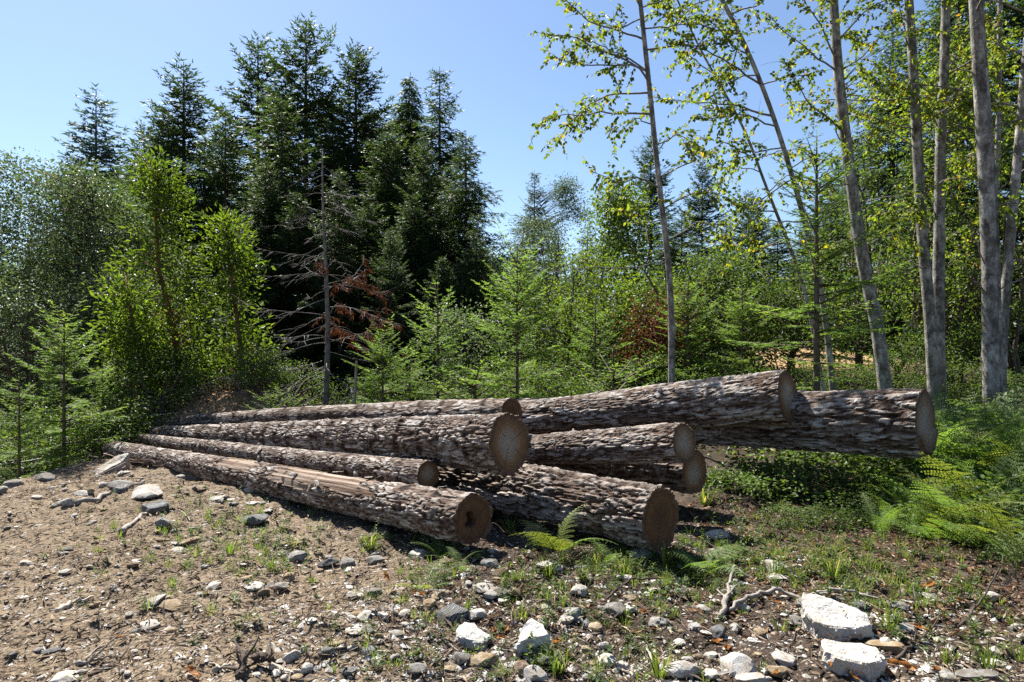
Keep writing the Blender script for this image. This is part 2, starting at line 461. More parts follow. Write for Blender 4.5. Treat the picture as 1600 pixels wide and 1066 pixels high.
def make_log(label, near, far, r0, r1, seed, bark=None, end=None, nk=104, px=1.7, plate=0.046, depth=0.026, lobe=(), peel=(), whorl=0.0, stubs=6, flakes=7,
             bow=0.0, rot=0.0, split=False, ragged=0.0):
    rng = np.random.default_rng(seed)
    near, far = np.asarray(near, float), np.asarray(far, float)
    L = float(np.linalg.norm(far - near)); ax = (far - near) / L
    side = unit(np.cross(ax, [0, 0, 1.0])); up = np.cross(side, ax)
    root = thing("log", label, "log", near, group="felled logs in the pile")
    # rings closer together where the log is near the viewer
    s = [0.0]
    while s[-1] < L:
        d = np.linalg.norm(near + ax * s[-1] - (0, 0, CAMZ))
        s.append(s[-1] + px * d / 683.0)
    s = np.array(s); s *= L / s[-1]
    th = np.arange(nk) / nk * 2 * np.pi
    S, T = np.meshgrid(s, th, indexing='ij'); S = S.ravel(); T = T.ravel()
    f = S / L
    r = r0 + (r1 - r0) * f ** 0.85
    C = np.stack([np.cos(T), np.sin(T), np.zeros_like(T)], 1)
    low = np.stack([np.cos(T) * 0.8, np.sin(T) * 0.8, S * 0.7], 1)
    r = r * (1 + 0.045 * fbm(low, 2, seed) + 0.022 * fbm(low * (3, 3, 2.2), 2, seed + 3))
    for (ang, amp, wd, ext) in lobe:
        da = np.angle(np.exp(1j * (T - ang)))
        r = r * (1 + amp * np.exp(-(da / wd) ** 2) * np.exp(-S / ext))
    # plates of bark: cells stretched along the log, warped
    Pw = np.stack([np.cos(T) * r, np.sin(T) * r, S * 0.17], 1) / plate
    wv = np.stack([fbm(Pw * 0.6, 2, seed + 20), fbm(Pw * 0.6 + 9, 2, seed + 21), fbm(Pw * 0.6 + 19, 2, seed + 22)], 1)
    f1, f2, cid = voronoi(Pw + 0.95 * wv, seed)
    g1, g2, cid2 = voronoi(Pw * 2.6 + 1.0 * wv, seed + 5)
    crack = np.clip((f2 - f1) / 0.16, 0, 1)
    crack2 = np.clip((g2 - g1) / 0.25, 0, 1)
    h1, h2, cid3 = voronoi(Pw * (1.1, 1.1, 0.45) * 5.5 + 1.2 * wv, seed + 6)
    rough = fbm(Pw * 4.0, 3, seed + 31)
    dep = depth * np.clip(r / r0, 0.35, 1)
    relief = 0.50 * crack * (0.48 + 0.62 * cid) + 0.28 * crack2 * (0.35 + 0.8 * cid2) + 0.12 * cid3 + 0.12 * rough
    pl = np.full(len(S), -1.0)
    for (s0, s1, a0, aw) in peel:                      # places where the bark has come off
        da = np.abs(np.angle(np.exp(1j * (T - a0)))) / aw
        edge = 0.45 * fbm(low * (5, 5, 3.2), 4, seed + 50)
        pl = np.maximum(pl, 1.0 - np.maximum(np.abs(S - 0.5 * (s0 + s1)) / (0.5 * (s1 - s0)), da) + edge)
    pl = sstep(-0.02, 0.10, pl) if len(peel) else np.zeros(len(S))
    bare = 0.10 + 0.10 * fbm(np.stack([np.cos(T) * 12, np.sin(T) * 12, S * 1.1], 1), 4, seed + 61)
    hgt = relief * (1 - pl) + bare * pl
    # ridges where whorls of branches were cut
    rr = r + dep * (hgt - 0.5)
    nst = []
    for k in range(stubs):
        sk = rng.uniform(0.06, 0.95) * L; tk = rng.uniform(-0.2, np.pi + 0.2)
        da = np.angle(np.exp(1j * (T - tk))) * r
        rr = rr + 0.6 * dep * np.exp(-((S - sk) / 0.06) ** 2 - (da / 0.045) ** 2)
        nst.append((sk, tk))
    if whorl:
        w0 = 0.3
        while w0 < L:
            wid = rng.uniform(0.02, 0.045)
            rg = np.exp(-((S - w0 - 0.03 * fbm(low * (3, 3, 0), 2, seed + 91)) / wid) ** 2)
            rr = rr + dep * rg * (0.55 * rng.random() + 0.5 * fbm(low * (7, 7, 3), 2, seed + 90))
            hgt = hgt - 0.45 * rg * np.clip(0.6 + fbm(low * (5, 5, 0), 2, seed + 92), 0, 1)
            w0 += whorl * rng.uniform(0.6, 1.4)
    grain = fbm(np.stack([np.cos(T) * 14, np.sin(T) * 14, S * 1.1], 1), 4, seed + 61)
    cen = bow * np.sin(np.pi * f)
    cenv = ax[None] * S[:, None] + up[None] * cen[:, None]
    out = np.cos(T)[:, None] * side + np.sin(T)[:, None] * up
    jag = ragged * fbm(np.stack([np.cos(T) * 5, np.sin(T) * 5, S * 0], 1), 3, seed + 70) * np.exp(-S / 0.08)
    V = cenv + out * rr[:, None] + ax[None] * jag[:, None]
    n = len(s)
    i = np.arange(n - 1)[:, None] * nk; j = np.arange(nk)[None]; jn = (j + 1) % nk
    Q = np.stack([i + j, i + jn, i + nk + jn, i + nk + j], -1).reshape(-1, 4)
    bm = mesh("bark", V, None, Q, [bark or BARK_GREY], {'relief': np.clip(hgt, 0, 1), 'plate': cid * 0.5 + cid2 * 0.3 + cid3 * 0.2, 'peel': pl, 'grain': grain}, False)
    bo = link("bark", bm, root)
    # sawn end: bark edge ring + disc of wood
    def cap(idx, sgn, name, mat, off, fancy):
        ring = V[idx * nk:(idx + 1) * nk]
        c = ring.mean(0)
        m = 22
        uu = np.linspace(0, 1, m)
        thick = 0.88
        thv = 0.855 + 0.035 * fbm(np.stack([np.cos(th) * 3, np.sin(th) * 3, th * 0], 1), 3, seed + 85)
        G = c[None, None] + (ring[None] - c) * (uu[:, None] * thv[None])[:, :, None]
        G = G - ((G - c) @ ax)[..., None] * ax          # flat saw cut
        rv = np.repeat(uu, nk); tv = np.tile(th, m)
        ctr_x, ctr_y = rng.uniform(-0.22, 0.22, 2)
        qx = rv * np.cos(tv) - ctr_x * (1 - rv); qy = rv * np.sin(tv) - ctr_y * (1 - rv)
        o = off + (0.003 * fbm(np.stack([qx * 5, qy * 14, qx * 0], 1), 3, seed + 80))
        rt = np.zeros(m * nk)
        if fancy and rot:
            bl = np.exp(-((qx + 0.05) / 0.34) ** 2 - ((qy + 0.1) / 0.42) ** 2 + 0.5 * fbm(np.stack([qx * 4, qy * 4, qx * 0], 1), 3, seed + 81))
            rt = np.clip(sstep(0.35, 0.75, bl), 0, 1) * rot
            o = o + 0.07 * rt
        if fancy and split:
            st = sstep(-0.30, -0.26, qy + 0.05 * np.sin(qx * 6)) 
            o = o - 0.030 * (1 - st)
        G = G.reshape(-1, 3) + ax[None] * (o * sgn)[:, None]
        i2 = np.arange(m - 1)[:, None] * nk
        q2 = np.stack([i2 + j, i2 + jn, i2 + nk + jn, i2 + nk + j], -1).reshape(-1, 4)
        if sgn > 0: q2 = q2[:, ::-1]
        mo = link(name, mesh(name, G, None, q2, [mat], {'ring': np.hypot(qx, qy), 'rot': rt, 'ex': rv * np.cos(tv), 'ey': rv * np.sin(tv)}, True), root)
        # bark edge
        inner = G[-nk:]
        A = np.concatenate([ring, inner + ax[None] * 0.002 * sgn])
        a = np.arange(nk); an = (a + 1) % nk
        q3 = np.stack([a, an, an + nk, a + nk], 1)
        if sgn < 0: q3 = q3[:, ::-1]
        link("bark_edge", mesh("bark_edge", A, None, q3, [INNER], None, False), root)
    cap(0, 1, "cut_end", end or END_GREY, 0.004, True)
    cap(n - 1, -1, "cut_end", END_GREY, 0.004, False)
    # stubs of cut branches and loose flakes of bark
    for sk, tk in nst:
        c0 = ax * sk + up * bow * math.sin(math.pi * sk / L)
        o = math.cos(tk) * side + math.sin(tk) * up
        rk = (r0 + (r1 - r0) * (sk / L) ** 0.85)
        t = Tubes(); ln = rng.uniform(0.02, 0.08)
        p0 = c0 + o * (rk * 0.9); dr = unit(o + ax * rng.uniform(0.1, 0.7))
        t.add([p0, p0 + dr * (0.1 * rk + ln * 0.6), p0 + dr * (0.1 * rk + ln)], [0.022, 0.014, 0.009 * rng.uniform(0.5, 1)], 7)
        link("branch_stub", t.build("branch_stub", STUB), root)
    for k in range(flakes):
        sk = rng.uniform(0.02, 0.85) * L; tk = rng.uniform(0.1, np.pi - 0.1)
        o = math.cos(tk) * side + math.sin(tk) * up
        rk = (r0 + (r1 - r0) * (sk / L) ** 0.85) * 1.02 + dep.mean() * 0.35
        fo = link("bark_flake", FLAKES[k % 3], root)
        tg = ax * math.cos(0.4) + np.cross(ax, o) * math.sin(rng.uniform(-0.6, 0.6))
        X = unit(tg); Zv = unit(o + X * rng.uniform(-0.35, 0.35)); Yv = unit(np.cross(Zv, X)); X = np.cross(Yv, Zv)
        sc = rng.uniform(0.06, 0.13)
        fo.matrix_local = Matrix([[X[q] * sc, Yv[q] * sc, Zv[q] * sc * 0.8, (ax * sk + up * bow * math.sin(math.pi * sk / L) + o * rk)[q]] for q in range(3)] + [[0, 0, 0, 1]])
    return root

STUB = simple_mat("dead branch wood", (0.10, 0.075, 0.06), (0.24, 0.21, 0.19), 30, bs=0.4)
PI = math.pi
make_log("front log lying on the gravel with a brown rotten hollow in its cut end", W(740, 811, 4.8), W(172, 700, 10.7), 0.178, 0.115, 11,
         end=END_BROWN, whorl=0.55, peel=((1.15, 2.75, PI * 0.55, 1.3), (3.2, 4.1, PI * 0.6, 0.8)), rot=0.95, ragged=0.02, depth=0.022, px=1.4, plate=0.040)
make_log("thin log nestled between the front log and the thick log with a grey ringed end", W(669, 742, 5.62), W(222, 685, 10.9), 0.112, 0.07, 12,
         whorl=0.4, plate=0.032, depth=0.014, nk=80, stubs=8)
make_log("thick log atop the middle of the pile with a grey ringed egg-shaped end", W(796, 690, 5.33), W(236, 676, 11.6), 0.218, 0.10, 13,
         lobe=((-PI * 0.5, 0.22, 0.55, 0.8),), peel=((0.05, 0.32, -0.5, 0.22),), whorl=0.5, depth=0.036, plate=0.05, px=1.4, nk=132)
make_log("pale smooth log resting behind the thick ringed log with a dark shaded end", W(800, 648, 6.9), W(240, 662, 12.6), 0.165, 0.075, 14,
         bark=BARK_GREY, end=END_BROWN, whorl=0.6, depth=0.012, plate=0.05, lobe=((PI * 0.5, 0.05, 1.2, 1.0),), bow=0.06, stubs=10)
make_log("large log raised behind the pile with a flat dark end above the overhanging log", W(1232, 621, 6.75), W(1232, 621, 6.75) + np.array([-0.735, 0.665, -0.132]) * 7.4, 0.262, 0.17, 15,
         depth=0.034, plate=0.058, end=END_GREY, nk=128, px=1.5)
make_log("overhanging log jutting out over the bushes with a split end", W(1447, 662, 6.15), W(1447, 662, 6.15) + np.array([-0.70, 0.705, -0.065]) * 8.5, 0.315, 0.2, 16,
         depth=0.048, plate=0.072, split=True, nk=132, px=1.5, stubs=4, end=END_PALE)
make_log("short-looking log on top of the fat bottom log with a pale round end", W(1070, 693, 5.5), W(1070, 693, 5.5) + np.array([-0.66, 0.74, -0.145]) * 5.0, 0.158, 0.11, 17,
         bark=BARK_DARK, end=END_PALE, depth=0.030, plate=0.048, stubs=3)
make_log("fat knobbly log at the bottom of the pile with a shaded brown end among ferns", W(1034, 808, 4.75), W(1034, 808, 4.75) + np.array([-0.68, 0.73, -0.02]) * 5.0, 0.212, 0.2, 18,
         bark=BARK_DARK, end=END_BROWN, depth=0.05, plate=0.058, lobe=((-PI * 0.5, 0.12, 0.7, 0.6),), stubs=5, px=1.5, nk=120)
make_log("shaded log low behind the pale round ended log beside the bushes", W(1086, 738, 6.0), W(1086, 738, 6.0) + np.array([-0.69, 0.72, -0.03]) * 4.0, 0.2, 0.17, 19,
         bark=BARK_DARK, end=END_GREY, depth=0.03, stubs=1, flakes=2, nk=72, px=2.6)

# ------------------------------------------------------------------ foliage materials
FIR_DARK = leaf_mat("dark fir needles", [(0.0, (0.018, 0.030, 0.014)), (0.5, (0.032, 0.052, 0.020)), (1.0, (0.058, 0.082, 0.030))], (2.0, 2.2, 0.9), 0.30, 0.55, 0.3)
FIR_HAZE = leaf_mat("blue green fir needles", [(0.0, (0.030, 0.050, 0.045)), (0.5, (0.050, 0.078, 0.068)), (1.0, (0.075, 0.11, 0.09))], (1.5, 1.8, 1.4), 0.30, 0.55, 0.3)  # bluish distance haze put into the needle colour of the far firs
FIR_YOUNG = leaf_mat("bright young fir needles", [(0.0, (0.04372, 0.07949, 0.01987)), (0.5, (0.07949, 0.1351, 0.0318)), (1.0, (0.1351, 0.1908, 0.04769))], (2.3, 2.3, 1.0), 0.48, 0.5, 0.3)
FIR_DEAD = leaf_mat("rusty dead needles", [(0.0, (0.042, 0.0154, 0.0084)), (0.5, (0.077, 0.0301, 0.014)), (1.0, (0.119, 0.056, 0.028))], (1.5, 1.2, 1.0), 0.35, 0.7, 0.1)
LEAF_GREY = leaf_mat("grey green leaves", [(0.0, (0.0425, 0.06375, 0.0323)), (0.5, (0.07225, 0.1003, 0.0493)), (0.9, (0.1105, 0.136, 0.07225)), (1.0, (0.1445, 0.17, 0.0595))], (1.6, 1.8, 0.9), 0.32, 0.38, 0.55)
LEAF_BRIGHT = leaf_mat("glossy bright green leaves", [(0.0, (0.03128, 0.0563, 0.01001)), (0.5, (0.06256, 0.1032, 0.01627)), (0.9, (0.1064, 0.1439, 0.0219)), (1.0, (0.1564, 0.1251, 0.01877))], (2.2, 2.2, 0.8), 0.42, 0.38, 0.5)
LEAF_ALDER = leaf_mat("thin alder leaves", [(0.0, (0.044, 0.076, 0.016)), (0.45, (0.084, 0.128, 0.0224)), (0.85, (0.152, 0.188, 0.028)), (0.95, (0.216, 0.192, 0.024)), (1.0, (0.24, 0.136, 0.032))], (2.4, 2.3, 0.8), 0.45, 0.45, 0.4)
LEAF_SHRUB = leaf_mat("shrub leaves", [(0.0, (0.02822, 0.05242, 0.01452)), (0.5, (0.05242, 0.0887, 0.02258)), (0.9, (0.0887, 0.125, 0.03226)), (1.0, (0.1774, 0.1532, 0.03226))], (2.2, 2.2, 0.9), 0.40, 0.42, 0.45)
LEAF_BRAMBLE = leaf_mat("bramble leaves", [(0.0, (0.0306, 0.054, 0.0135)), (0.5, (0.0585, 0.0945, 0.0216)), (0.92, (0.1035, 0.144, 0.0315)), (1.0, (0.216, 0.171, 0.036))], (2.0, 2.2, 0.9), 0.36, 0.40, 0.5)
LEAF_RED = leaf_mat("reddish brown dead leaves", [(0.0, (0.07, 0.025, 0.015)), (0.5, (0.14, 0.055, 0.028)), (1.0, (0.24, 0.12, 0.05))], (1.5, 1.2, 0.9), 0.35, 0.6, 0.2)
FERN_M = leaf_mat("fern fronds", [(0.0, (0.0585, 0.099, 0.0306)), (0.5, (0.0945, 0.1485, 0.045)), (1.0, (0.153, 0.189, 0.0585))], (2.0, 2.2, 0.8), 0.40, 0.45, 0.4)
FERN_Y = leaf_mat("yellowing fern fronds", [(0.0, (0.0675, 0.1035, 0.027)), (0.5, (0.108, 0.1395, 0.036)), (1.0, (0.18, 0.18, 0.0495))], (2.0, 2.0, 0.8), 0.42, 0.45, 0.4)
GRASS_M = leaf_mat("grass blades", [(0.0, (0.051, 0.085, 0.0187)), (0.5, (0.0935, 0.1403, 0.02975)), (0.85, (0.1615, 0.187, 0.051)), (1.0, (0.306, 0.255, 0.1275))], (2.0, 2.1, 0.8), 0.40, 0.45, 0.4)
DRYLEAF = leaf_mat("dry orange leaves", [(0.0, (0.16, 0.06, 0.022)), (0.5, (0.29, 0.13, 0.045)), (1.0, (0.42, 0.25, 0.10))], (1.4, 1.2, 0.9), 0.30, 0.6, 0.25)
BARK_FIR = simple_mat("fir trunk bark", (0.035, 0.026, 0.020), (0.12, 0.095, 0.078), 9, bs=0.7, bd=0.03)
BARK_MADRONE = simple_mat("red brown madrone bark", (0.10, 0.040, 0.022), (0.24, 0.11, 0.06), 6, bs=0.3)
TWIG = simple_mat("brown twig bark", (0.05, 0.036, 0.026), (0.14, 0.105, 0.08), 12, bs=0.3)
TWIG_GREY = simple_mat("grey dead branch bark", (0.05625, 0.05063, 0.045), (0.135, 0.1256, 0.1162), 12, bs=0.3)

def alder_bark():
    m, t, p, out = new_mat("pale lichen spotted alder bark")
    tc = nd(t, "ShaderNodeTexCoord"); mp = nd(t, "ShaderNodeMapping"); mp.inputs['Scale'].default_value = (1, 1, 0.55)
    t.links.new(tc.outputs['Object'], mp.inputs[0]); v = mp.outputs[0]
    a = noise(t, 9, 6, vec=v, rough=0.75); b = noise(t, 3.0, 4, vec=v); c3 = noise(t, 45, 3, vec=v)
    mp2 = nd(t, "ShaderNodeMapping"); mp2.inputs['Scale'].default_value = (3, 3, 26); t.links.new(tc.outputs['Object'], mp2.inputs[0])
    ln = noise(t, 1.6, 5, vec=mp2.outputs[0], rough=0.7)
    c = ramp(t, a, [(0.36, (0.04675, 0.0408, 0.034)), (0.46, (0.119, 0.1088, 0.0952)), (0.54, (0.238, 0.2253, 0.204)), (0.66, (0.442, 0.425, 0.3952))])
    c = mixc(t, ramp(t, b, [(0.38, (1, 1, 1)), (0.56, (0, 0, 0))]), c, mixc(t, 0.5, c, (0.12, 0.105, 0.085)))
    c = mixc(t, ramp(t, ln, [(0.34, (1, 1, 1)), (0.40, (0, 0, 0))]), c, (0.07, 0.058, 0.05))
    t.links.new(c, p.inputs['Base Color']); p.inputs['Roughness'].default_value = 0.85; p.inputs['Specular IOR Level'].default_value = 0.2
    bump(t, p, math_(t, 'ADD', math_(t, 'ADD', a, ln), c3), 0.55, 0.01)
    return m
BARK_ALDER = alder_bark()

# ------------------------------------------------------------------ conifers
def conifer(seed, H, R, base=0.10, power=0.85, whorl=0.34, nb=6, e_low=-12, e_top=38, droop=0.25, tw_sp=0.12, tw_len=0.30, nl=0.085, nw=0.024,
            nsp=0.045, trunk_r=None, mats=(None, None), ragged=0.25, tip_up=0.12, hang=0.25, gaps=0.1, top_bare=0.0, lean=0.0, side=None):
    """trunk mesh and crown mesh (boughs with every spray of needles as its own small blade)"""
    rng = np.random.default_rng(seed)
    zs, z = [], H * base
    while z < H - 0.25:
        zs.append(z); z += whorl * rng.uniform(0.7, 1.3) * (0.55 + 0.45 * (1 - z / H))
    bz, baz, bL = [], [], []
    for z in zs:
        f = (z - H * base) / (H * (1 - base))
        prof = (1 - f) ** power * min(1, 0.55 + f * 3)
        a0 = rng.uniform(0, 6.28); k = max(3, int(nb * rng.uniform(0.7, 1.2)))
        for q in range(k):
            if rng.random() < gaps: continue
            bz.append(z + rng.uniform(-0.4, 0.4) * whorl); baz.append(a0 + q * 2 * np.pi / k + rng.normal() * 0.25)
            l = R * prof * rng.uniform(1 - ragged * 1.6, 1 + ragged) + 0.10
            if side is not None:                                # longer boughs on one side
                l *= 1 + side[1] * max(0, math.cos(baz[-1] - side[0]))
            bL.append(l)
    bz, baz, bL = map(np.array, (bz, baz, bL))
    n = len(bz); f = np.clip((bz - H * base) / (H * (1 - base)), 0, 1)
    el = np.tan(np.radians(e_low + (e_top - e_low) * f ** 1.4 + rng.normal(size=n) * 7))
    kk = -droop * (1 - 0.7 * f)
    outv = np.stack([np.cos(baz), np.sin(baz), np.zeros(n)], 1)
    sw = rng.normal(size=n) * 0.12; sv = np.stack([-np.sin(baz), np.cos(baz), np.zeros(n)], 1)
    lx = lean * (bz / H) ** 2 * H
    P0 = np.stack([lx, np.zeros(n), bz], 1)
    def pos(t, b):
        zz = bL[b] * (el[b] * t + kk[b] * t * t + tip_up * t ** 3)
        return P0[b] + outv[b] * (bL[b] * t)[:, None] + sv[b] * (sw[b] * bL[b] * t * t)[:, None] + np.array([0, 0, 1.0]) * zz[:, None]
    # twigs
    cnt = np.maximum(2, (bL / tw_sp).astype(int)) * 2 + 1
    b = np.repeat(np.arange(n), cnt); off = np.concatenate([[0], np.cumsum(cnt)[:-1]]); loc = np.arange(len(b)) - off[b]
    t = (loc // 2 + 0.6 + rng.uniform(-0.3, 0.3, len(b))) / (cnt[b] // 2); t = np.clip(0.10 + 0.9 * t, 0.08, 1.0)
    last = loc == cnt[b] - 1; t[last] = 0.97
    sgn = np.where(loc % 2 == 0, 1.0, -1.0)
    p = pos(t, b); T = unit(pos(t + 0.02, b) - p)
    Sd = unit(np.cross(T, [0, 0, 1.0]))
    ang = np.where(last, 0, np.radians(rng.uniform(38, 68, len(b))))
    D = unit(T * np.cos(ang)[:, None] + Sd * (np.sin(ang) * sgn)[:, None] + np.stack([np.zeros(len(b)), np.zeros(len(b)), -hang * rng.uniform(0.2, 1.4, len(b))], 1))
    tl = np.minimum(tw_len * 2.2, bL[b] * tw_len * 1.5 * (1.05 - t) ** 0.7 + tw_len * 0.35) * rng.uniform(0.7, 1.25, len(b))
    tl[last] = tw_len * 0.7
    # sprays along the twigs and the outer bough
    m = np.maximum(2, (tl / nsp).astype(int))
    ti = np.repeat(np.arange(len(b)), m); o2 = np.concatenate([[0], np.cumsum(m)[:-1]]); li = np.arange(len(ti)) - o2[ti]
    s = (li + rng.uniform(0.1, 0.9, len(ti))) / m[ti]
    sag = -hang * 0.35 * tl[ti] * s * s
    q = p[ti] + D[ti] * (tl[ti] * s)[:, None] + np.array([0, 0, 1.0]) * sag[:, None]
    S2 = unit(np.cross(D[ti], [0, 0, 1.0]) + 0.35 * rand_unit(rng, len(ti)))
    sg = np.where(li % 2 == 0, 1.0, -1.0)
    a2 = np.radians(rng.uniform(22, 60, len(ti)))
    nd_ = unit(D[ti] * np.cos(a2)[:, None] + S2 * (np.sin(a2) * sg)[:, None] + np.array([0, 0, 1.0]) * rng.uniform(-0.15, 0.35, len(ti))[:, None])
    N = unit(np.array([0, 0, 1.0]) + 0.9 * rand_unit(rng, len(ti)))
    V, Fc, li2 = leaves(q, nd_, N, nl * rng.uniform(0.65, 1.3, len(ti)), nw * rng.uniform(0.8, 1.3, len(ti)), 'n1')
    tone = 0.45 * rng.random(len(bz))[b[ti]] + 0.30 * rng.random(len(b))[ti] + 0.25 * rng.random(len(ti))
    crown = mesh("crown", V, Fc, None, [mats[1]], {'rnd': tone[li2]})
    # trunk and boughs in one piece of wood
    tb = Tubes()
    zz = np.linspace(-0.3, H, 26)
    tr = trunk_r or 0.011 * H + 0.02
    tb.add(np.stack([lean * np.clip(zz / H, 0, 1) ** 2 * H, 0 * zz, zz], 1), tr * np.clip(1 - zz / H, 0.02, 1.2) ** 0.8 + 0.006, 9)
    u = np.linspace(0, 0.92, 5)
    for i in range(n):
        pts = pos(u, np.full(5, i))
        r0 = min(0.028, 0.006 + 0.012 * bL[i])
        tb.add(pts, np.linspace(r0, 0.003, 5), 3)
    trunk = tb.build("trunk", mats[0])
    return trunk, crown

# ------------------------------------------------------------------ broadleaf crowns
def broadleaf(seed, H, Rfun, ncl, per, leaf=(0.07, 0.032), cl_r=0.3, mats=(None, None), trunk=None, trunk_r=0.12, base=0.2, stems=1, kind='d2', hang=0.2,
              lump=0.55, twig_r=0.006, spread=0.3, flat=0.6):
    rng = np.random.default_rng(seed)
    tb = Tubes()
    paths = []
    for k in range(stems):
        if trunk is not None:
            pth = np.asarray(trunk, float)
        else:
            a = rng.uniform(0, 6.28); ln = spread * H * (0.25 if stems == 1 else 1.0) * rng.uniform(0.3, 1)
            zz = np.linspace(0, 1, 9)
            wob = np.cumsum(rng.normal(size=(9, 2)) * 0.02 * H, 0)
            pth = np.stack([np.cos(a) * ln * zz ** 1.4 + wob[:, 0], np.sin(a) * ln * zz ** 1.4 + wob[:, 1], zz * H * rng.uniform(0.78, 0.96)], 1)
            pth[0] = (rng.normal() * 0.03 * stems, rng.normal() * 0.03 * stems, -0.1)
        paths.append(pth)
        tb.add(pth, np.linspace(trunk_r, trunk_r * 0.18, len(pth)), 8)
    allp = np.concatenate([np.stack([np.interp(np.linspace(0, 1, 60), np.linspace(0, 1, len(p)), p[:, c]) for c in range(3)], 1) for p in paths])
    # leaf clusters spread through the crown's volume, more of them outside
    cl = []
    tries = 0
    while len(cl) < ncl and tries < ncl * 40:
        tries += 1
        z = rng.uniform(base, 1.0); a = rng.uniform(0, 6.28)
        r = Rfun(z) * rng.random() ** 0.42
        axis = np.array([np.interp(z * H, p[:, 2], p[:, c]) if len(p) else 0 for p in paths[:1] for c in (0, 1)]) * (1 if stems == 1 else 0.3)
        c = np.array([axis[0] + r * np.cos(a), axis[1] + r * np.sin(a), z * H])
        v = vnoise(c[None] / (cl_r * 3.2), seed)[0]
        if v < -0.25 * lump + rng.normal() * 0.15: continue
        cl.append(c)
    cl = np.array(cl)
    for c in cl:
        d = np.linalg.norm(allp - c - (0, 0, -0.35 * np.linalg.norm(c[:2]) * 0 ), axis=1) + 0.8 * np.maximum(0, allp[:, 2] - (c[2] - 0.35 * np.hypot(*(c[:2] - allp[:, :2].mean(0)))))
        q = allp[int(np.argmin(d))]
        mid = 0.5 * (q + c) + rng.normal(size=3) * 0.08 * np.linalg.norm(c - q) + (0, 0, 0.06 * np.linalg.norm(c - q))
        ln = np.linalg.norm(c - q)
        tb.add(np.stack([q, mid, c]), [twig_r * (0.8 + 1.2 * ln), twig_r * (0.6 + 0.5 * ln), twig_r * 0.4], 4)
    n = len(cl) * per
    ci = np.repeat(np.arange(len(cl)), per)
    o = rng.normal(size=(n, 3)) * (cl_r * np.array([0.55, 0.55, 0.55 * flat]))
    P = cl[ci] + o
    cen = np.array([0, 0, H * 0.45])
    D = unit(0.9 * unit(o) + 0.6 * rand_unit(rng, n) + np.array([0, 0, -hang]) + 0.2 * unit(cl[ci] - cen))
    N = unit(np.array([0, 0, 0.8]) + rand_unit(rng, n) * 0.9)
    V, Fc, li = leaves(P, D, N, leaf[0] * rng.uniform(0.6, 1.3, n), leaf[1] * rng.uniform(0.7, 1.25, n), kind, 0.18, 0.12)
    tone = 0.4 * rng.random(len(cl))[ci] + 0.6 * rng.random(n)
    crown = mesh("crown", V, Fc, None, [mats[1]], {'rnd': tone[li]})
    return tb.build("trunk", mats[0]), crown

def plant(name, label, cat, meshes, loc, rotz=0.0, scale=1.0, group=None, parts=("trunk", "crown")):
    o = thing(name, label, cat, loc, rotz, scale, group)
    for pn, me in zip(parts, meshes):
        if me is not None: link(pn, me, o)
    return o

def at(px, d, dz=0.0):
    x = (px - 800) / F * d
    return (x, d, gz(x, d) + dz)

def top_h(px, py, d):
    """height a plant needs to reach py when it stands d metres off"""
    x = (px - 800) / F * d
    return CAMZ - (py - 533) / F * d - gz(x, d)

GF = "dark conifers behind the log pile"
fir_a = conifer(101, 14, 4.3, 0.06, 0.87, mats=(BARK_FIR, FIR_DARK), droop=0.30, hang=0.30, tip_up=0.22, nl=0.21, nw=0.070, nsp=0.062, tw_sp=0.15, whorl=0.42)
fir_b = conifer(102, 14, 3.9, 0.05, 0.86, mats=(BARK_FIR, FIR_DARK), e_low=-8, e_top=54, droop=0.22, hang=0.25, nl=0.20, nw=0.068, nsp=0.062, ragged=0.42, tw_sp=0.15, whorl=0.42)
fir_c = conifer(103, 14, 4.3, 0.04, 0.92, mats=(BARK_FIR, FIR_DARK), e_low=-20, e_top=25, droop=0.40, hang=0.6, tip_up=0.20, nl=0.20, nw=0.066, nsp=0.062, ragged=0.38, tw_sp=0.16, whorl=0.42)
fir_e = conifer(106, 14, 3.9, 0.05, 0.88, mats=(BARK_FIR, FIR_DARK), e_low=-15, e_top=40, droop=0.35, hang=0.45, tip_up=0.2, nl=0.21, nw=0.066, nsp=0.062, ragged=0.45, tw_sp=0.15, whorl=0.40, nb=7)
fir_d = conifer(104, 12, 2.9, 0.10, 0.8, mats=(BARK_FIR, FIR_HAZE), e_low=-4, e_top=30, whorl=0.42, nb=7, gaps=0.08, droop=0.22, nl=0.24, nw=0.085, nsp=0.07, tw_sp=0.18)

def conif(me, px, py, d, label, w=1.0, rot=0.0, group=GF, h0=14.0, name="fir_tree"):
    h = top_h(px, py, d); s = h / h0
    return plant(name, label, "tree", me, at(px, d), rot, (s * w, s * w, s), group)

conif(fir_b, 478, 34, 27, "tallest dark fir of the group, its ragged tip rising highest over the log pile", 1.0, 0.4)
conif(fir_a, 287, 97, 27, "broad dark fir standing behind the yellow green madrone", 1.02, 1.9)
conif(fir_a, 403, 56, 30, "tall narrow-tipped dark fir just beside the tallest one", 0.95, 3.3)
conif(fir_b, 556, 70, 26, "slender dark fir with upswept boughs between the tallest fir and the nodding one", 0.95, 2.1)
conif(fir_c, 687, 104, 26, "steep spire-shaped dark conifer beside the nodding one", 0.95, 0.9)
conif(fir_c, 728, 205, 21, "dark drooping conifer with long boughs reaching out over the gap of sky", 1.0, 4.3)
conif(fir_a, 352, 165, 23, "shaggy dark fir in front of the narrow-tipped one", 0.85, 5.0)
conif(fir_a, 440, 150, 22, "dense fir right behind the bare dead fir", 0.95, 0.2)
conif(fir_b, 605, 205, 22, "dense olive green fir below the nodding conifer", 1.05, 1.2)
conif(fir_a, 662, 215, 20, "bushy fir with olive boughs in front of the spire-shaped conifer", 0.8, 2.9)
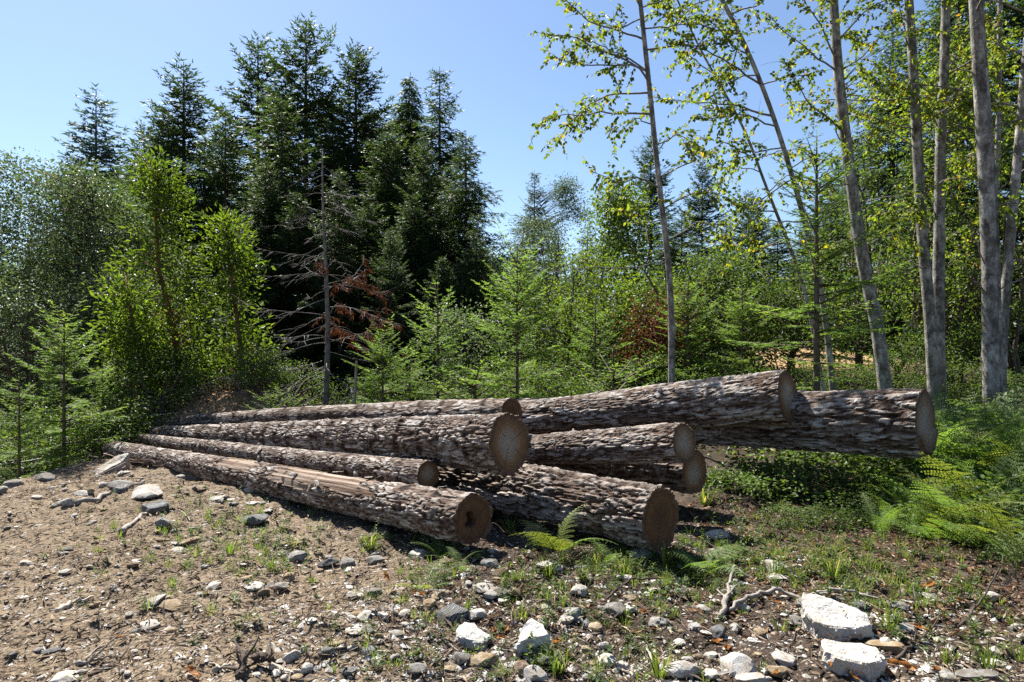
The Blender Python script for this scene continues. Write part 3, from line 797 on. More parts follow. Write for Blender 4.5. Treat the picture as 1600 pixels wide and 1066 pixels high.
conif(fir_c, 530, 260, 18.5, "low dark fir filling the gap behind the rusty needles", 0.95, 2.2)
conif(fir_c, 745, 330, 18, "short black-shaded conifer beneath the drooping one", 0.85, 3.9)
conif(fir_a, 225, 190, 29, "small dark fir beside the broad dark fir and the grey green bush tree", 0.8, 0.7)
conif(fir_c, 385, 330, 18, "dark low fir close behind the second madrone", 0.8, 1.3)
conif(fir_b, 610, 360, 16.5, "dark shaded young fir at the foot of the grove", 0.8, 2.6)
conif(fir_d, 150, 140, 42, "lone blue green fir standing far off above the grey green bush tree", 1.0, 0.5, "far conifers against the sky", 12.0)
conif(fir_d, 122, 260, 44, "small blue green fir at the flank of the lone far one", 0.8, 2.5, "far conifers against the sky", 12.0)
conif(fir_c, 835, 266, 46, "tiny dark spire of a fir alone in the gap of sky", 0.8, 1.1, "far conifers against the sky")
for k, (px, py, d, lab) in enumerate([(255, 175, 25, "dark fir leaning its boughs against the broad dark fir"), (320, 215, 24, "dark fir filling in behind the two madrones"), (515, 185, 24, "dark fir behind the bare dead fir's tip"),
        (580, 170, 28, "dark fir between the slender fir and the nodding conifer"), (645, 300, 19, "olive dark fir low in front of the spire-shaped conifer"), (705, 260, 23, "dark fir close against the drooping conifer"),
        (465, 300, 19, "dark low fir just behind the bare dead fir"), (300, 380, 18, "dark low fir in the gap between the two madrones"), (575, 300, 19, "dark low fir behind the wooden stake"), (690, 400, 17.5, "dark low fir behind the pointed young fir"), (415, 250, 20, "dark fir above the shorter madrone"), (190, 330, 22, "dark fir showing between the bank trees and the tall madrone")]):
    conif(fir_e, px, py, d, lab, 1.0, k * 0.9)
# nodding hemlock
hem = conifer(105, 14, 3.2, 0.3, 0.8, mats=(BARK_FIR, FIR_DARK), e_low=-30, e_top=8, droop=0.55, hang=0.9, tip_up=0.05, nl=0.20, nw=0.066, nsp=0.05, lean=0.03, whorl=0.36, tw_sp=0.14, nb=7)
conif(hem, 628, 112, 28, "nodding conifer whose drooping top leans over between two spires", 0.9, 0.1)
# conifers behind the alders
GR = "conifers behind the alders"
conif(fir_b, 1017, 212, 24, "dark conifer behind the slim alder stem that rises from behind the logs", 0.8, 0.3, GR)
conif(fir_b, 1097, 250, 24, "dark conifer next in line past the slim alder stem", 0.8, 2.0, GR)
conif(fir_c, 1045, 330, 20, "low dark conifer under the two dark conifers by the slim alder", 0.8, 5.2, GR)
conif(fir_a, 1180, 330, 20, "shaded conifer behind the leaning thin alders", 0.9, 3.0, GR)
conif(fir_c, 1395, 20, 19, "tall hemlock-like conifer between the bent alder and the grey alder pair", 0.85, 1.0, GR)
conif(fir_c, 1500, -160, 20, "very tall dark conifer behind the thick double alder", 0.95, 2.4, GR)
conif(fir_a, 1610, -120, 18, "tall dark conifer behind the last alder at the edge", 0.9, 0.6, GR)
conif(fir_c, 1440, 170, 16.5, "mid-height dark conifer just behind the grey alder pair", 0.8, 4.0, GR)
conif(fir_a, 1560, 200, 15.5, "mid-height dark conifer behind the thick double alder", 0.8, 5.5, GR)
conif(fir_c, 1300, 300, 18, "shaded conifer behind the bent alder", 0.85, 0.9, GR)
conif(fir_a, 1240, 400, 17, "short conifer behind the sparse young fir", 0.8, 2.2, GR)
conif(fir_c, 1680, 100, 14, "dark conifer just past the last alder", 0.9, 1.2, GR)

# the bare dead fir with drooping grey boughs and rusty needles
def dead_fir():
    rng = np.random.default_rng(77)
    d = 13.0
    loc = at(508, d); H = top_h(508, 235, d)
    root = thing("dead_fir", "bare dead fir with drooping grey boughs and rusty needles in front of the dark grove", "tree", loc)
    tb = Tubes(); zz = np.linspace(-0.2, H, 16)
    tb.add(np.stack([0.05 * np.sin(zz), 0 * zz, zz], 1), 0.052 * (1 - np.clip(zz / H, 0, 1)) ** 0.8 + 0.007, 9)
    link("trunk", tb.build("trunk", simple_mat("dead fir trunk bark", (0.06, 0.05, 0.042), (0.20, 0.18, 0.165), 9, bs=0.6)), root)
    rusty = []
    nbr = 58
    for i in range(nbr):
        f = (i + 0.5) / nbr
        z = 0.35 + f * (H - 0.6) + rng.normal() * 0.09; az = rng.uniform(0, 6.28)
        L = (0.55 + 1.55 * (1 - f) ** 0.8) * rng.uniform(0.6, 1.15) * (1.2 if math.cos(az) > 0 and f > 0.2 else 1)
        u = np.linspace(0, 1, 9)
        e0 = rng.uniform(-0.45, 0.35) + 0.25 * f; dr = -rng.uniform(0.4, 1.0)
        dirv = np.array([math.cos(az), math.sin(az), 0]); sd = np.array([-dirv[1], dirv[0], 0])
        wob = np.cumsum(rng.normal(size=9) * 0.035)
        path = np.array([0, 0, z]) + dirv * (L * u)[:, None] + sd * (L * wob)[:, None] + np.array([0, 0, 1]) * (L * (e0 * u + dr * u * u + 0.55 * u ** 3))[:, None]
        br = Tubes(); br.add(path, np.linspace(0.011 * (0.5 + 0.5 * L / 2), 0.002, 9), 5)
        for k in range(int(13 * L)):
            t = rng.uniform(0.25, 1.0); p0 = np.array([np.interp(t, u, path[:, c]) for c in range(3)])
            sgn = 1 if k % 2 else -1; l2 = rng.uniform(0.12, 0.45) * (1.15 - t) * L
            dv = unit(dirv * 0.8 + sd * sgn * rng.uniform(0.4, 1) + np.array([0, 0, rng.uniform(-0.5, 0.15)]))
            v = np.linspace(0, 1, 4)
            pp = p0 + dv * (l2 * v)[:, None] + np.array([0, 0, -0.25]) * (l2 * v * v)[:, None]
            br.add(pp, np.linspace(0.006, 0.002, 4), 3)
            right = math.cos(az) > -0.15 and 0.2 < f < 0.66
            if right and rng.random() < 0.42: rusty.append(pp)
        link("branch", br.build("branch", TWIG_GREY), root)
    q, dd = [], []
    for pp in rusty:
        for t in np.linspace(0, 1, 15):
            k = min(2, int(t * 3)); w = t * 3 - k
            q.append(pp[k] * (1 - w) + pp[k + 1] * w + rng.normal(size=3) * 0.012)
            dd.append(unit(pp[-1] - pp[0]) * 0.7 + rng.normal(size=3) * 0.5 + (0, 0, -0.7))
    q, dd = np.array(q), np.array(dd)
    V, T, li = leaves(q, dd, rand_unit(rng, len(q)), 0.11 * rng.uniform(0.6, 1.3, len(q)), 0.024, 'n1')
    link("foliage", mesh("foliage", V, T, None, [FIR_DEAD], {'rnd': rng.random(len(q))[li]}), root)
dead_fir()

# ------------------------------------------------------------------ broadleaf trees on the left bank
def prof_round(a=1.0): return lambda z: a * max(0.0, 1 - abs((z - 0.5) / 0.56) ** 2.4) ** 0.6
def prof_egg(a=1.0): return lambda z: a * (max(0.0, 1 - z) ** 0.55) * min(1.0, 0.35 + 2.2 * z)
GB = "broadleaf trees on the bank"
def bank_tree(px, py, d, R, ncl, per, seed, label, mats, leaf=(0.085, 0.045), cl=0.42, rf=prof_round, name="broadleaf_tree", cat="tree", base=0.08, group=GB, **k):
    H = top_h(px, py, d)
    return plant(name, label, cat, broadleaf(seed, H, rf(R), ncl, per, leaf, cl, mats, base=base, **k), at(px, d), 0.0, 1.0, group)
bank_tree(62, 262, 17, 2.3, 330, 100, 201, "big grey green tree with small leaves filling the bank's far corner", (TWIG, LEAF_GREY), stems=3, trunk_r=0.09)
bank_tree(165, 300, 18, 1.9, 260, 100, 202, "grey green tree below the lone far fir", (TWIG, LEAF_GREY), stems=3, trunk_r=0.09)
bank_tree(-60, 330, 16, 2.2, 240, 70, 203, "grey green tree half out of view past the big grey green one", (TWIG, LEAF_GREY), stems=2, trunk_r=0.09)
bank_tree(50, 400, 14.5, 1.9, 230, 100, 204, "shorter grey green tree standing in front of the big one", (TWIG, LEAF_GREY), stems=3, trunk_r=0.06)
bank_tree(180, 430, 15.5, 1.5, 170, 70, 205, "dark leafy tree in shade between the bank trees and the madrone", (TWIG, LEAF_GREY), stems=2, trunk_r=0.06)
GM = "madrones with red brown trunks"
def madrone(px, d, path_px, py, R, ncl, per, seed, label):
    b = np.array(at(px, d)); H = top_h(path_px[-1][0], py, d)
    pts = [np.array([(q - 800) / F * d, d, CAMZ - (w - 533) / F * d]) - b for q, w in path_px]
    pts[0] = np.array([0, 0, -0.1])
    for k, p in enumerate(pts): p[1] += 0.12 * math.sin(k * 2.1)
    return plant("madrone_tree", label, "tree", broadleaf(seed, H, prof_egg(R), ncl, per, (0.125, 0.05), 0.30, (BARK_MADRONE, LEAF_BRIGHT), trunk=pts, trunk_r=0.062, base=0.15, kind='d2', hang=-0.1, twig_r=0.007, lump=0.38), tuple(b), 0.0, 1.0, GM)
madrone(288, 13.6, [(288, 640), (270, 520), (252, 420), (243, 340), (243, 285)], 262, 1.05, 185, 27, 211, "tall madrone with bright yellow green leaves and a bowed red trunk")
madrone(362, 14.2, [(362, 640), (372, 540), (366, 440), (352, 380), (350, 350)], 335, 0.85, 125, 27, 219, "shorter bright green madrone between the tall madrone and the dead fir")
madrone(205, 13.2, [(205, 640), (212, 560), (208, 480), (196, 430)], 390, 0.75, 95, 27, 217, "low bright green madrone at the foot of the tall one")
# broadleaf trees in the middle distance, right of the gap of sky
bank_tree(905, 280, 30, 1.8, 150, 60, 221, "airy pale blue green tree under the gap of sky", (TWIG, LEAF_GREY), leaf=(0.09, 0.05), stems=2, trunk_r=0.06, group="trees in the middle distance", rf=prof_egg)
bank_tree(845, 345, 26, 2.0, 190, 70, 222, "rounded grey green tree behind the young firs, below the tiny far spire", (TWIG, LEAF_GREY), stems=3, trunk_r=0.07, group="trees in the middle distance")
bank_tree(950, 300, 17, 1.35, 170, 60, 223, "bright yellow green tree between the gap of sky and the slim alder", (TWIG, LEAF_BRIGHT), leaf=(0.085, 0.05), stems=2, trunk_r=0.06, group="trees in the middle distance", rf=prof_egg)
bank_tree(1012, 320, 13.2, 0.50, 80, 46, 224, "reddish brown dying tree just beside the slim alder stem", (TWIG, LEAF_RED), leaf=(0.07, 0.03), stems=1, trunk_r=0.05, group="trees in the middle distance", rf=prof_egg)
bank_tree(1105, 380, 16, 1.1, 120, 60, 225, "leafy green tree past the slim alder and below the dark conifers", (TWIG, LEAF_SHRUB), stems=2, trunk_r=0.05, group="trees in the middle distance")
bank_tree(770, 400, 19, 1.2, 110, 60, 226, "shaded leafy tree in the dark gap beside the tall young fir", (TWIG, LEAF_GREY), stems=2, trunk_r=0.05, group="trees in the middle distance")

GFAR = "conifers closing off the distance"
FARS = [(-30, 330, 33), (60, 350, 36), (130, 330, 31), (230, 320, 35), (780, 400, 34), (812, 385, 38), (868, 372, 33), (918, 350, 36), (965, 335, 31), (1065, 330, 32), (1135, 345, 30),
        (1170, 300, 34), (1215, 345, 29), (1262, 330, 33), (1310, 260, 28), (1350, 200, 25), (1210, 420, 25), (1140, 420, 26), (900, 420, 28), (840, 430, 27)]
FARW = ["beyond the broad grey green tree's outer side", "far behind the broad grey green tree", "far behind the bank trees", "far behind the madrones", "behind the dark gap by the tallest young fir", "below the tiny far spire",
        "just past the tiny far spire", "behind the airy pale tree", "behind the yellow green tree", "deep behind the slim alder stem", "far behind the wide young fir", "between the two thin bowed alders", "behind the sparse young fir",
        "far behind the clearing", "far behind the bent alder", "tall behind the bent alder", "small beyond the clearing", "small beyond the dim young fir", "small beyond the shrubs at the centre", "small beyond the rounded grey green tree"]
for k, (px, py, d) in enumerate(FARS):
    conif([fir_a, fir_c, fir_b][k % 3], px, py, d, "distant dark conifer " + FARW[k], 1.15, k * 1.3, GFAR)
MIDS = [(870, 395, 14.5, 1.3, LEAF_SHRUB, "green leafy tree close behind the tallest young fir"), (1055, 440, 14.0, 1.2, LEAF_SHRUB, "green leafy tree close behind the slim alder stem"), (985, 440, 14.2, 1.1, LEAF_BRIGHT, "yellow green leafy tree in front of the reddish dying tree"),
        (1150, 400, 15.0, 1.2, LEAF_SHRUB, "green leafy tree behind the dim young fir"), (1235, 380, 15.0, 1.2, LEAF_SHRUB, "leafy tree behind the thin bowed alder"), (735, 470, 15.0, 1.0, LEAF_GREY, "grey green bushy tree under the drooping conifer"),
        (925, 400, 15.0, 1.0, LEAF_BRIGHT, "yellow green bushy tree below the gap of sky")]
for k, (px, py, d, R, mt_, lab) in enumerate(MIDS):
    bank_tree(px, py, d, R, 120, 42, 240 + k, lab, (TWIG, mt_), leaf=(0.085, 0.045), stems=3, trunk_r=0.04, group="trees in the middle distance")

# ------------------------------------------------------------------ alders with pale trunks
def smooth_path(P, n):
    P = np.asarray(P, float)
    t = np.concatenate([[0], np.cumsum(np.linalg.norm(np.diff(P, axis=0), axis=1))]); t /= t[-1]
    u = np.linspace(0, 1, n)
    Q = np.stack([np.interp(u, t, P[:, c]) for c in range(3)], 1)
    for _ in range(max(1, n // 8)):
        Q[1:-1] = 0.25 * Q[:-2] + 0.5 * Q[1:-1] + 0.25 * Q[2:]
    return Q

class Crown:
    def __init__(self, seed): self.rng = np.random.default_rng(seed); self.P, self.D, self.tb, self.all = [], [], None, []
    def twig_leaves(self, pts, dens):
        ln = np.linalg.norm(pts[-1] - pts[0]); n = max(2, int(ln / 0.036 * dens))
        rng = self.rng
        u = np.linspace(0.15, 1, n); q = np.stack([np.interp(u, np.linspace(0, 1, len(pts)), pts[:, c]) for c in range(3)], 1)
        ax = unit(pts[-1] - pts[0]); sd = unit(np.cross(ax, [0, 0, 1.0]))
        sg = np.where(np.arange(n) % 2 == 0, 1, -1)[:, None]
        d = ax * 0.5 + sd * sg * rng.uniform(0.4, 1.0, (n, 1)) + rng.normal(size=(n, 3)) * 0.35 + np.array([0, 0, -0.55])
        self.P.append(q + rng.normal(size=q.shape) * 0.012); self.D.append(unit(d))
    def branch(self, pts, r, dens=1.0, tw=0.062, twl=0.40, start=0.2, leafy=True):
        rng = self.rng
        pts = smooth_path(pts, 12)
        pts[1:-1] += np.cumsum(rng.normal(size=(10, 3)), 0) * 0.018 * np.sin(np.linspace(0.3, 3.0, 10))[:, None]
        L = np.sum(np.linalg.norm(np.diff(pts, axis=0), axis=1))
        self.tb = Tubes(); self.all.append(self.tb)
        self.tb.add(pts, np.linspace(r, 0.0035, 12), 6)
        if not leafy and dens <= 0: return
        n = max(2, int(L * (1 - start) / tw))
        for k in range(n):
            t = start + (1 - start) * (k + rng.random()) / n
            p0 = np.array([np.interp(t, np.linspace(0, 1, 12), pts[:, c]) for c in range(3)])
            i = min(10, int(t * 11)); ax = unit(pts[i + 1] - pts[i])
            d = unit(ax * 0.75 + rand_unit(rng, 1)[0] * 0.95 + (0, 0, 0.05))
            l = twl * rng.uniform(0.45, 1.3) * (1.15 - 0.5 * t)
            v = np.linspace(0, 1, 4)
            q = p0 + d * (l * v)[:, None] + np.array([0, 0, -0.22]) * (l * v * v)[:, None]
            self.tb.add(q, np.linspace(0.0032, 0.0015, 4), 3)
            if leafy and rng.random() < 0.93: self.twig_leaves(q, dens)
        if leafy: self.twig_leaves(pts[-4:], dens)
    def build(self, root, bark, leafmat, size=0.066, wid=0.043):
        rng = self.rng
        for tb in self.all: link("branch", tb.build("branch", bark), root)
        if self.P:
            P, D = np.concatenate(self.P), np.concatenate(self.D); n = len(P)
            V, T, li = leaves(P, D, unit(np.array([0, 0, 0.7]) + rand_unit(rng, n)), size * rng.uniform(0.55, 1.25, n), wid * rng.uniform(0.7, 1.2, n), 'l6', 0.16, 0.15)
            link("crown", mesh("crown", V, T, None, [leafmat], {'rnd': rng.random(n)[li]}), root)

BRANCH_ALDER = simple_mat("grey brown alder branch bark", (0.07, 0.06, 0.05), (0.24, 0.22, 0.20), 14, bs=0.4)

def alder(label, d, path, r0, r1, seed,  branches=(), auto=8, dens=1.55, twin=None, auto_lo=0.45, leaf=LEAF_ALDER, al=(1.0, 2.2), lean_d=0.0, hgt=-420, bare=()):
    b = np.array(at(path[0][0], d)); rng = np.random.default_rng(seed); r0, r1 = r0 * 0.78, r1 * 0.78
    def wp(px, py, dd=0.0):
        return W(px, py, d + dd) - b
    pts = [wp(*q) for q in path]; pts[0][2] = -0.15
    # on above the frame
    s = path[-1][0] - path[-2][0]; e = path[-1][1] - path[-2][1]
    k = (hgt - path[-1][1]) / min(e, -1)
    pts.append(wp(path[-1][0] + s * k * 0.8, hgt))
    root = thing("alder_tree", label, "tree", tuple(b), group="pale stemmed alders")
    n = 70
    P = smooth_path(pts, n)
    P[:, 1] += lean_d * np.linspace(0, 1, n) ** 1.3
    r = np.linspace(r0, r1 * 0.55, n) * (1 + 0.05 * vnoise(np.stack([P[:, 2] * 1.3, P[:, 0] * 0, P[:, 0] * 0 + seed], 1), seed))
    r *= 1 + 0.35 * np.exp(-np.clip(P[:, 2], 0, None) / 0.18)
    tb = Tubes(); tb.add(P, r, 18)
    for kk in range(6):                                     # knots and branch scars
        i = rng.integers(6, n - 6); a = rng.uniform(0, 6.28)
        o = np.array([math.cos(a), math.sin(a), 0.2]) * r[i]
        tb.add([P[i] + o * 0.7, P[i] + o * 1.08, P[i] + o * 1.16], [r[i] * 0.3, r[i] * 0.22, r[i] * 0.05], 7)
    link("trunk", tb.build("trunk", BARK_ALDER), root)
    if twin:
        tb = Tubes(); P2 = P.copy(); P2[:, 0] += twin[0] * sstep(-0.2, 0.6, P[:, 2] ) ; P2[:, 1] += twin[1] * (0.4 + 0.6 * np.linspace(0, 1, n))
        tb.add(P2, r * twin[2], 16)
        link("twin_trunk", tb.build("twin_trunk", BARK_ALDER), root)
    c = Crown(seed)
    for br in branches:
        q = [np.array(wp(x, y)) for x, y in br]
        dy = rng.uniform(-0.9, 0.5)
        for i in range(len(q)): q[i][1] += dy * (i / (len(q) - 1)) + np.interp(q[i][2], P[:, 2], P[:, 1]) * 1.0
        i0 = int(np.argmin(np.abs(P[:, 2] - q[0][2]))); q[0] = P[i0].copy()
        c.branch(q, 0.007 + 0.0055 * np.linalg.norm(q[-1] - q[0]), dens)
    for br in bare:
        q = [np.array(wp(x, y)) for x, y in br]
        for i in range(len(q)): q[i][1] += -0.35 * (i / (len(q) - 1))
        i0 = int(np.argmin(np.abs(P[:, 2] - q[0][2]))); q[0] = P[i0].copy()
        c.branch(q, 0.010, 0, 0.25, 0.3, 0.5, leafy=False)
    for k in range(auto):
        f = rng.uniform(auto_lo, 1.0); i = int(f * (n - 1)); a = rng.uniform(0, 6.28); L = rng.uniform(*al) * (1.25 - 0.5 * f)
        dv = np.array([math.cos(a), math.sin(a), rng.uniform(0.15, 0.6)])
        q = [P[i], P[i] + dv * L * 0.5, P[i] + dv * L + (0, 0, rng.uniform(-0.35, 0.1) * L)]
        c.branch(q, 0.006 + 0.005 * L, dens)
    c.build(root, BRANCH_ALDER, leaf)
    return root

alder("slim leaning alder stem rising alone from behind the raised log", 9.4, [(1048, 612), (1050, 500), (1044, 400), (1031, 300), (1016, 150), (1000, 0)], 0.062, 0.05, 301,
      branches=[[(1006, 62), (945, 36), (900, 14), (868, -8)], [(1010, 118), (950, 96), (905, 86), (852, 78)], [(1012, 110), (960, 80), (900, 62)], [(1013, 147), (950, 145), (905, 172), (872, 212)],
                [(905, 172), (870, 180), (838, 196)], [(1022, 190), (985, 188), (962, 212)], [(1014, 130), (990, 110), (900, 118), (858, 118)], [(1008, 30), (960, 25), (930, 5)], [(1016, 73), (1080, 72), (1142, 76)],
                [(1028, 300), (990, 285), (950, 300), (915, 285)], [(1034, 320), (1080, 305), (1115, 325)], [(1024, 220), (1060, 215), (1085, 240)], [(1030, 280), (1070, 265), (1045, 240)], [(1036, 345), (990, 350), (960, 330)],
                [(1012, 50), (1060, 40), (1100, 20)], [(1005, 20), (1030, 0), (1060, -30)], [(1040, 380), (1080, 360), (1120, 372)], [(1003, 10), (960, -10), (930, -40)]],
      bare=[[(1040, 410), (1000, 412), (930, 422), (855, 430)]], auto=10, auto_lo=0.66, al=(0.7, 1.4))
alder("thin bowed alder leaning over towards the slim stem", 9.9, [(1310, 590), (1290, 490), (1262, 360), (1232, 255), (1205, 170), (1165, 70), (1120, -15)], 0.062, 0.035, 302,
      branches=[[(1200, 176), (1130, 150), (1025, 133)], [(1187, 136), (1110, 108), (1035, 98)], [(1150, 60), (1090, 30), (1030, -5)], [(1213, 200), (1150, 190), (1085, 185)], [(1170, 80), (1120, 85), (1075, 60)],
                [(1222, 230), (1180, 240), (1120, 262)], [(1140, 30), (1180, 10), (1220, -20)], [(1190, 140), (1230, 120), (1262, 132)], [(1120, -10), (1080, 10), (1050, 40)], [(1240, 285), (1195, 300), (1150, 330)],
                [(1160, 60), (1140, 110), (1090, 130)], [(1232, 260), (1265, 250), (1290, 262)], [(1255, 340), (1200, 350), (1160, 380)], [(1180, 110), (1150, 130), (1100, 160)]], auto=8, auto_lo=0.6, al=(0.7, 1.3))
alder("second thin alder leaning the same way with a kinked stem", 10.6, [(1300, 580), (1262, 470), (1240, 400), (1200, 300), (1165, 205), (1135, 150), (1090, 70)], 0.045, 0.025, 303,
      branches=[[(1180, 245), (1130, 235), (1080, 260)], [(1215, 335), (1160, 330), (1110, 300)], [(1150, 180), (1120, 195), (1075, 205)], [(1230, 375), (1180, 390), (1130, 380)], [(1200, 300), (1240, 270), (1260, 290)]], auto=6, auto_lo=0.5, al=(0.6, 1.1), hgt=-30)
alder("bent grey alder whose trunk curves at the foot behind the raised log", 10.4, [(1392, 590), (1372, 510), (1348, 410), (1326, 255), (1310, 120), (1302, 0)], 0.135, 0.10, 304,
      branches=[[(1305, 96), (1262, 60), (1200, 0)], [(1303, 113), (1240, 82), (1180, 50)], [(1316, 215), (1250, 170), (1188, 132)], [(1310, 120), (1345, 90), (1375, 40)], [(1318, 60), (1350, 20), (1390, 0)],
                [(1322, 240), (1290, 190), (1255, 180)], [(1330, 290), (1290, 285), (1260, 300)], [(1335, 330), (1375, 300), (1410, 310)], [(1342, 390), (1390, 370), (1440, 385)], [(1340, 370), (1300, 380), (1262, 395)]], auto=9, auto_lo=0.55)
alder("straight grey alder, the inner stem of the pair rooted together", 10.6, [(1462, 590), (1452, 480), (1440, 360), (1432, 200), (1428, 120), (1420, 0)], 0.115, 0.10, 305,
      branches=[[(1434, 230), (1390, 200), (1340, 215)], [(1430, 150), (1385, 140), (1345, 110)], [(1440, 350), (1400, 340), (1355, 355)], [(1437, 300), (1475, 280), (1510, 290)], [(1428, 90), (1380, 60), (1340, 20)], [(1432, 180), (1480, 165), (1520, 180)]],
      bare=[[(1437, 432), (1405, 398), (1370, 368)]], auto=10, auto_lo=0.4)
alder("straight grey alder, the outer stem of the pair rooted together", 10.9, [(1470, 590), (1466, 480), (1468, 320), (1470, 200), (1476, 100), (1478, 0)], 0.12, 0.105, 306,
      branches=[[(1470, 260), (1510, 240), (1550, 250)], [(1472, 180), (1505, 150), (1530, 120)], [(1468, 330), (1430, 320), (1390, 330)], [(1474, 120), (1500, 70), (1540, 40)], [(1470, 220), (1430, 180), (1385, 170)], [(1467, 420), (1500, 400), (1525, 420)]], auto=10, auto_lo=0.4)
alder("thickest alder, a doubled pale trunk standing among the ferns", 8.1, [(1550, 655), (1548, 560), (1547, 450), (1542, 300), (1532, 150), (1523, 0)], 0.125, 0.108, 307,
      branches=[[(1540, 200), (1580, 180), (1620, 190)], [(1545, 330), (1590, 310), (1625, 330)]],
      bare=[[(1516, 120), (1475, 96), (1442, 80)], [(1530, 420), (1508, 372), (1482, 352), (1488, 330)], [(1530, 456), (1498, 434), (1468, 415)], [(1550, 470), (1590, 440), (1620, 400)]], twin=(0.085, 0.06, 0.72), auto=6, auto_lo=0.6)
alder("alder at the edge of the wood, leaning beyond the doubled trunk", 9.6, [(1560, 620), (1567, 500), (1578, 380), (1590, 250), (1600, 120), (1612, 0)], 0.095, 0.08, 308,
      branches=[[(1582, 340), (1545, 320), (1510, 340)], [(1596, 180), (1550, 150), (1510, 160)], [(1574, 420), (1610, 400), (1640, 410)], [(1604, 80), (1560, 60), (1520, 30)]],
      bare=[[(1570, 430), (1600, 400), (1625, 350)]], auto=10, auto_lo=0.3)
alder("thin shaded alder half hidden behind the doubled trunk", 11.6, [(1530, 585), (1545, 470), (1555, 350), (1560, 200), (1562, 60), (1563, 0)], 0.07, 0.06, 309,
      branches=[[(1558, 240), (1520, 220), (1490, 240)], [(1560, 150), (1590, 130), (1620, 140)], [(1552, 370), (1510, 360), (1480, 380)]], auto=10, auto_lo=0.3)

GA = "leafy young alders behind the pale trunks"
LA = (TWIG, LEAF_SHRUB)
for k, (px, py, d, R, ncl, lab) in enumerate([
        (1400, 60, 14.0, 1.5, 190, "leafy young alder filling the space between the bent alder and the grey pair"),
        (1500, 90, 13.5, 1.3, 180, "leafy young alder showing between the grey pair and the doubled trunk"),
        (1590, 40, 13.0, 1.5, 190, "leafy young alder at the wood's edge past the doubled trunk"),
        (1455, 250, 13.0, 1.2, 150, "low leafy alder right behind the grey pair"),
        (1350, 330, 13.5, 1.1, 110, "low leafy alder behind the bent trunk")]):
    bank_tree(px, py, d, R, int(ncl * 0.6), 30, 320 + k, lab, (TWIG, LEAF_ALDER if k == 1 else LEAF_SHRUB), leaf=(0.085, 0.055), cl=0.42, stems=3, trunk_r=0.045, base=0.2, group=GA, kind='d2')  # darker shrub leaves on most alders put the wood's shade into their colour

# ------------------------------------------------------------------ young firs
NV = dict(mats=(TWIG, FIR_YOUNG), trunk_r=0.026)
yf_a = conifer(401, 2.6, 0.95, 0.05, 0.75, whorl=0.20, nb=6, e_low=0, e_top=48, droop=0.18, tw_sp=0.055, tw_len=0.16, nl=0.046, nw=0.013, nsp=0.0095, hang=0.12, tip_up=0.12, ragged=0.25, **NV)
yf_b = conifer(402, 2.6, 0.75, 0.05, 0.8, whorl=0.24, nb=5, e_low=8, e_top=52, droop=0.15, tw_sp=0.06, tw_len=0.15, nl=0.046, nw=0.013, nsp=0.0095, hang=0.10, ragged=0.3, **NV)
yf_c = conifer(403, 0.9, 0.40, 0.08, 0.8, whorl=0.12, nb=5, e_low=15, e_top=50, droop=0.1, tw_sp=0.05, tw_len=0.10, nl=0.032, nw=0.008, nsp=0.009, hang=0.05, mats=(TWIG, FIR_YOUNG), trunk_r=0.009)
yf_d = conifer(404, 3.8, 0.75, 0.22, 0.7, whorl=0.22, nb=5, e_low=5, e_top=45, droop=0.18, tw_sp=0.07, tw_len=0.17, nl=0.048, nw=0.012, nsp=0.012, hang=0.15, gaps=0.12, ragged=0.4, mats=(TWIG, FIR_YOUNG), trunk_r=0.04)
GY = "young firs behind the logs"
def young(me, h0, px, py, d, label, w=1.0, rot=0.0):
    s = top_h(px, py, d) / h0
    return plant("young_fir", label, "young tree", me, at(px, d), rot, (s * w, s * w, s), GY)
young(yf_a, 2.6, 808, 388, 10.6, "tallest bright young fir behind the logs, its thin trunk bare at the foot", 0.92, 0.3)
young(yf_a, 2.6, 598, 513, 11.0, "bushy bright young fir beside the wooden stake", 1.15, 1.9)
young(yf_b, 2.6, 684, 440, 11.8, "pointed young fir between the bushy one and the tallest one", 1.1, 0.6)
young(yf_b, 2.6, 640, 530, 12.0, "small young fir tucked behind the bushy one by the stake", 1.2, 2.5)
young(yf_c, 0.9, 424, 597, 11.6, "tiny young fir beyond the far end of the logs", 1.1, 0.2)
young(yf_c, 0.9, 455, 608, 11.6, "tiniest young fir, next to the other tiny one beyond the logs", 1.1, 2.2)
young(yf_a, 2.6, 100, 488, 10.4, "broad young fir on the bank below the big grey green tree", 1.0, 4.0)
young(yf_b, 2.6, 30, 590, 9.8, "small young fir low on the bank at the picture's edge", 1.2, 1.0)
young(yf_a, 2.6, 1075, 440, 12.4, "wide young fir just past the slim alder stem", 1.15, 2.2)
young(yf_b, 2.6, 930, 470, 12.6, "mid-sized young fir amid the yellow green shrubs", 1.2, 5.1)
young(yf_c, 0.9, 958, 545, 10.6, "small yellow green fir close behind the raised log", 1.3, 1.3)
young(yf_c, 0.9, 742, 560, 10.8, "low young fir between the pointed one and the tallest one", 1.4, 4.4)
young(yf_a, 2.6, 1160, 450, 13.4, "dim young fir in front of the dead grass clearing", 1.1, 0.9)
young(yf_d, 3.8, 1276, 212, 9.3, "tall sparse young fir with a bare thin stem in front of the clearing", 1.05, 0.4)
young(yf_b, 2.6, 160, 560, 11.6, "young fir in shade between the broad one and the madrones", 1.2, 3.3)

